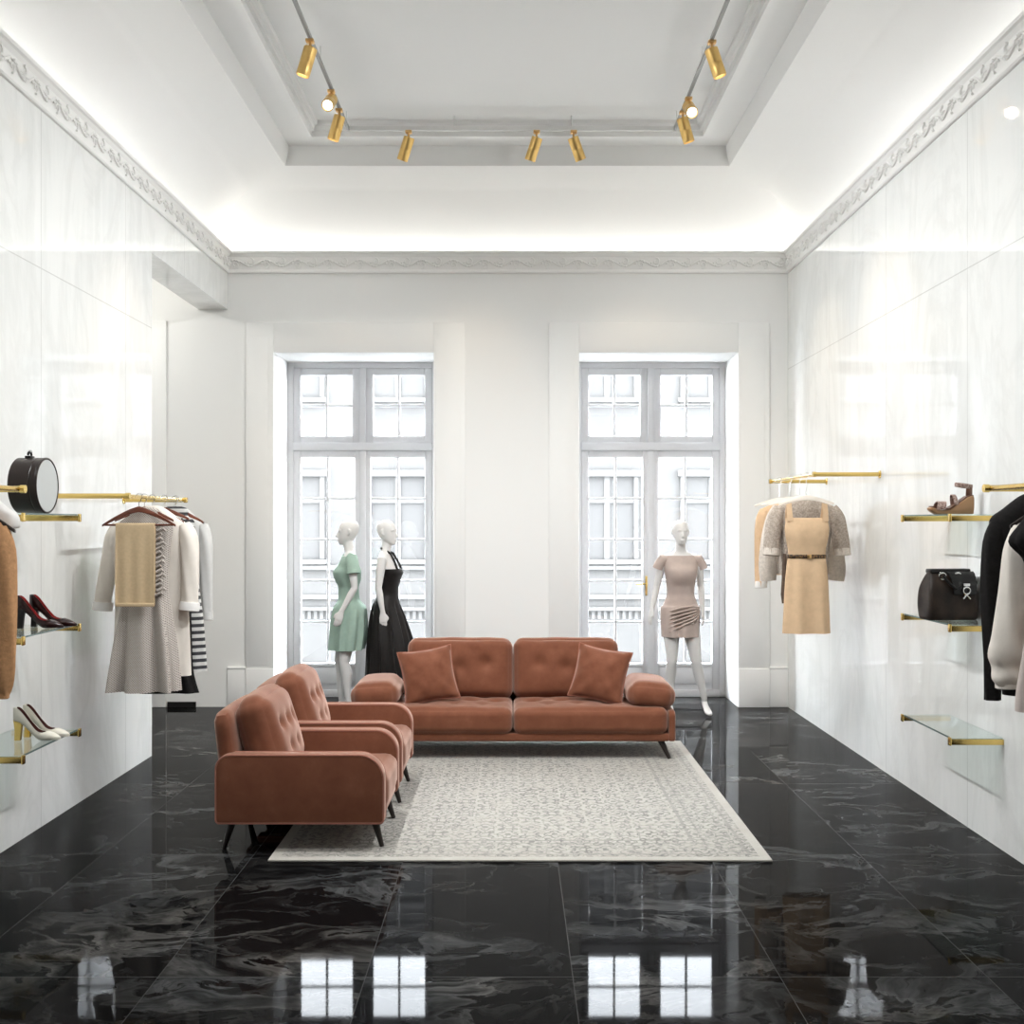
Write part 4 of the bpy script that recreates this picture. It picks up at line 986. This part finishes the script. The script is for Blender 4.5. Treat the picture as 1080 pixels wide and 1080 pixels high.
body = top_keys(.185, .045, .085) + [(-.22, 0, 0, .150, .05, .003), (-.40, -.01, 0, .135, .05, .004), (-.70, -.01, 0, .135, .05, .006), (-.90, -.01, 0, .135, .05, .006)]
garment('shirt', (xn - .01, 4.97, zr + .02), 'white shirt hanging behind the camel jumper', 'shirt', M['white'], body, kf=6)

# --- right far rail (z 2.10, x 2.135)
xr2, zr2 = 2.132, 2.10
GD = -.12
def hang2(y, label, m, hw=.20, drop=.055): hanger(xr2, y, zr2, label, m, hw, drop, low=.085)
hang2(8.27, 'cream hanger holding the belted tan dress', M['creamhanger'], .20, .045)
zz0 = zr2 - .20
body = [(-.11, 0, 0, .150, .030, 0), (-.13, 0, -.002, .152, .040, .0), (-.19, 0, -.006, .160, .052, .001), (-.26, 0, -.006, .152, .052, .002), (-.33, 0, -.002, .138, .044, .002), (-.388, 0, 0, .134, .040, .002), (-.42, 0, 0, .139, .043, .003), (-.55, 0, 0, .152, .055, .006), (-.75, 0, 0, .162, .060, .008), (-.948, 0, 0, .170, .062, .010)]
td = garment('dress', (xr2 + .003, 8.27, zz0), 'sleeveless square-neck tan dress with a thin dark belt', 'dress', M['tan'], body, kf=6, ph=.8, p=2.6)
sp = MB()
for sg in (-1, 1):
    sp.loft([[(sg*(.150), -.034, -.135), (sg*.105, -.040, -.135), (sg*.105, -.030, -.135), (sg*.150, -.026, -.135)], [(sg*.150, -.026, -.07), (sg*.112, -.030, -.07), (sg*.112, -.022, -.07), (sg*.150, -.018, -.07)], [(sg*.148, -.010, -.012), (sg*.112, -.010, -.002), (sg*.112, .010, -.002), (sg*.148, .010, -.012)], [(sg*.150, .018, -.07), (sg*.112, .022, -.07), (sg*.112, .030, -.07), (sg*.150, .026, -.07)], [(sg*.150, .026, -.135), (sg*.105, .030, -.135), (sg*.105, .040, -.135), (sg*.150, .034, -.135)]])
sp.build('shoulder_strap', M['tan'], td)
cloth(MB(), [(-.376, 0, 0, .139, .045, .001), (-.380, 0, 0, .142, .048, .001), (-.400, 0, 0, .142, .048, .001), (-.404, 0, 0, .139, .045, .001)], 60, 2, 6, .8, 2.6).build('belt', M['belt'], td)
MB().box((-.008, -.056, -.404), (.022, -.046, -.376), .003).build('buckle', M['brass_dark'], td)
# taupe blouse
hang2(8.46, 'cream hanger inside the taupe printed blouse', M['creamhanger'], .22, .05)
body = [(.02, 0, 0, .070, .035, 0), (.0, 0, 0, .13, .045, .0), (-.03, 0, 0, .205, .05, .002), (-.08, 0, 0, .212, .055, .003), (-.25, 0, 0, .185, .055, .006), (-.50, -.01, 0, .165, .055, .009), (-.58, -.01, 0, .16, .05, .010)]
slR = [((.185, 0, -.045), .050), ((.225, -.01, -.12), .062), ((.250, -.02, -.25), .062), ((.262, -.03, -.385), .060)]
bl = garment('blouse', (xr2 + .045, 8.46, zz0 + .005), 'taupe printed blouse with rolled sleeves behind the belted tan dress', 'blouse', M['taupe'], body, [slR, [((-q[0], q[1], q[2]), r_) for q, r_ in slR]], M['taupelight'], kf=7, ph=.2)
MB().tube([(-.172, -.06, -.38), (-.178, -.065, -.55), (-.182, -.06, -.68), (-.178, -.055, -.745)], [(.012, .008), (.016, .010), (.018, .010), (.012, .008)], 10).build('sash_tail', M['tail'], bl)
# pale blouse behind it
hang2(8.75, 'cream hanger inside the pale blouse behind the taupe blouse', M['creamhanger'], .22, .05)
body = [(.02, 0, 0, .070, .035, 0), (.0, 0, 0, .13, .045, .0), (-.03, 0, 0, .200, .05, .002), (-.08, 0, 0, .205, .055, .003), (-.30, 0, 0, .20, .055, .006), (-.55, 0, 0, .195, .055, .008)]
slR = [((.185, 0, -.045), .048), ((.225, -.01, -.12), .056), ((.245, -.02, -.30), .058), ((.255, -.02, -.50), .066), ((.25, -.02, -.60), .060)]
slL = [((-q[0] - (.02 if q[2] < -.2 else 0), q[1], q[2]), r_) for q, r_ in slR]
garment('blouse', (xr2 + .095, 8.75, zz0 + .01), 'pale pinkish blouse whose sleeves show below the taupe rolled sleeves', 'blouse', M['taupelight'], body, [slL, slR], kf=7, ph=.9, cuffs=False)
# camel jacket at the back
hang2(9.10, 'cream hanger inside the camel jacket at the back of the right rail', M['creamhanger'], .20, .05)
body = [(.02, 0, 0, .070, .035, 0), (.0, 0, 0, .13, .045, .0), (-.03, 0, 0, .180, .05, .002), (-.08, 0, 0, .19, .055, .003), (-.30, 0, 0, .175, .055, .004), (-.55, 0, 0, .175, .055, .005)]
slR = [((.165, 0, -.045), .046), ((.195, -.01, -.12), .054), ((.205, -.02, -.35), .052), ((.208, -.02, -.645), .046)]
garment('jacket', (xr2 + .035, 9.10, zz0 - .01), 'light camel jacket at the back end of the right rail', 'jacket', M['camel2'], body, [slR, [((-q[0] + .02, q[1], q[2]), r_) for q, r_ in slR]], M['white'], kf=5)

# --- right near rail: black jacket, cream blouse, black waistcoat and grey-pink dress
xn2 = 2.245
hanger(xn2, 4.86, zr, 'black hanger inside the black jacket at the right picture edge', M['hangerblack'], .21, .09)
body = top_keys(.205, .055, .10, -.055) + [(-.40, 0, 0, .195, .06, .004), (-.60, 0, 0, .17, .06, .004), (-.895, 0, 0, .15, .06, .004)]
slR = [((.170, 0, -.15), .05), ((.205, -.005, -.24), .060), ((.225, -.01, -.45), .056), ((.225, -.015, -.70), .046), ((.225, -.02, -.93), .038)]
slL = [((-.160, 0, -.165), .045), ((-.190, -.005, -.25), .048), ((-.205, -.01, -.45), .044), ((-.205, -.015, -.70), .038), ((-.205, -.02, -.915), .034)]
garment('jacket', (xn2, 4.86, zr), 'black jacket with long sleeve behind the cream blouse at the right picture edge', 'jacket', M['black'], body, [slL, slR], kf=5, cuffs=False)
hanger(xn2, 4.68, zr, 'black hanger inside the cream blouse at the right picture edge', M['hangerblack'], .20, .10)
body = top_keys(.175, .05, .12, -.075) + [(-.40, 0, 0, .170, .055, .006), (-.60, 0, 0, .17, .06, .008), (-.80, 0, 0, .17, .06, .010)]
slL = [((-.145, 0, -.19), .048), ((-.178, -.02, -.28), .056), ((-.195, -.03, -.45), .062), ((-.215, -.035, -.62), .074), ((-.222, -.035, -.70), .080), ((-.220, -.035, -.745), .066), ((-.215, -.035, -.79), .074), ((-.212, -.035, -.825), .058)]
garment('blouse', (xn2 - .0, 4.68, zr), 'cream blouse with gathered balloon sleeve on the right near rail', 'blouse', M['cream'], body, [slL, [((-q[0], q[1], q[2]), r_) for q, r_ in slL]], M['cream'], kf=7)
hanger(xn2 - .03, 4.48, zr, 'black hanger inside the pinkish grey dress at the right picture edge', M['hangerblack'], .17, .10)
body = top_keys(.150, .045, .11) + [(-.42, 0, 0, .135, .05, .004), (-.62, .0, 0, .148, .06, .008), (-.82, 0, 0, .178, .07, .012), (-.905, 0, 0, .182, .07, .012)]
gd = garment('dress', (xn2 - .075, 4.48, zr), 'pinkish grey dress with black capelet cut by the right picture edge', 'dress', M['pinkgrey'], body, kf=7)
cloth(MB(), [(-.07, 0, 0, .06, .04, 0), (-.10, 0, 0, .11, .055, .0), (-.16, 0, 0, .165, .06, .003), (-.235, 0, 0, .212, .066, .006), (-.30, .02, 0, .175, .064, .008), (-.36, .02, 0, .160, .06, .006)], 60, 4, 7, .3).build('capelet', M['black'], gd)
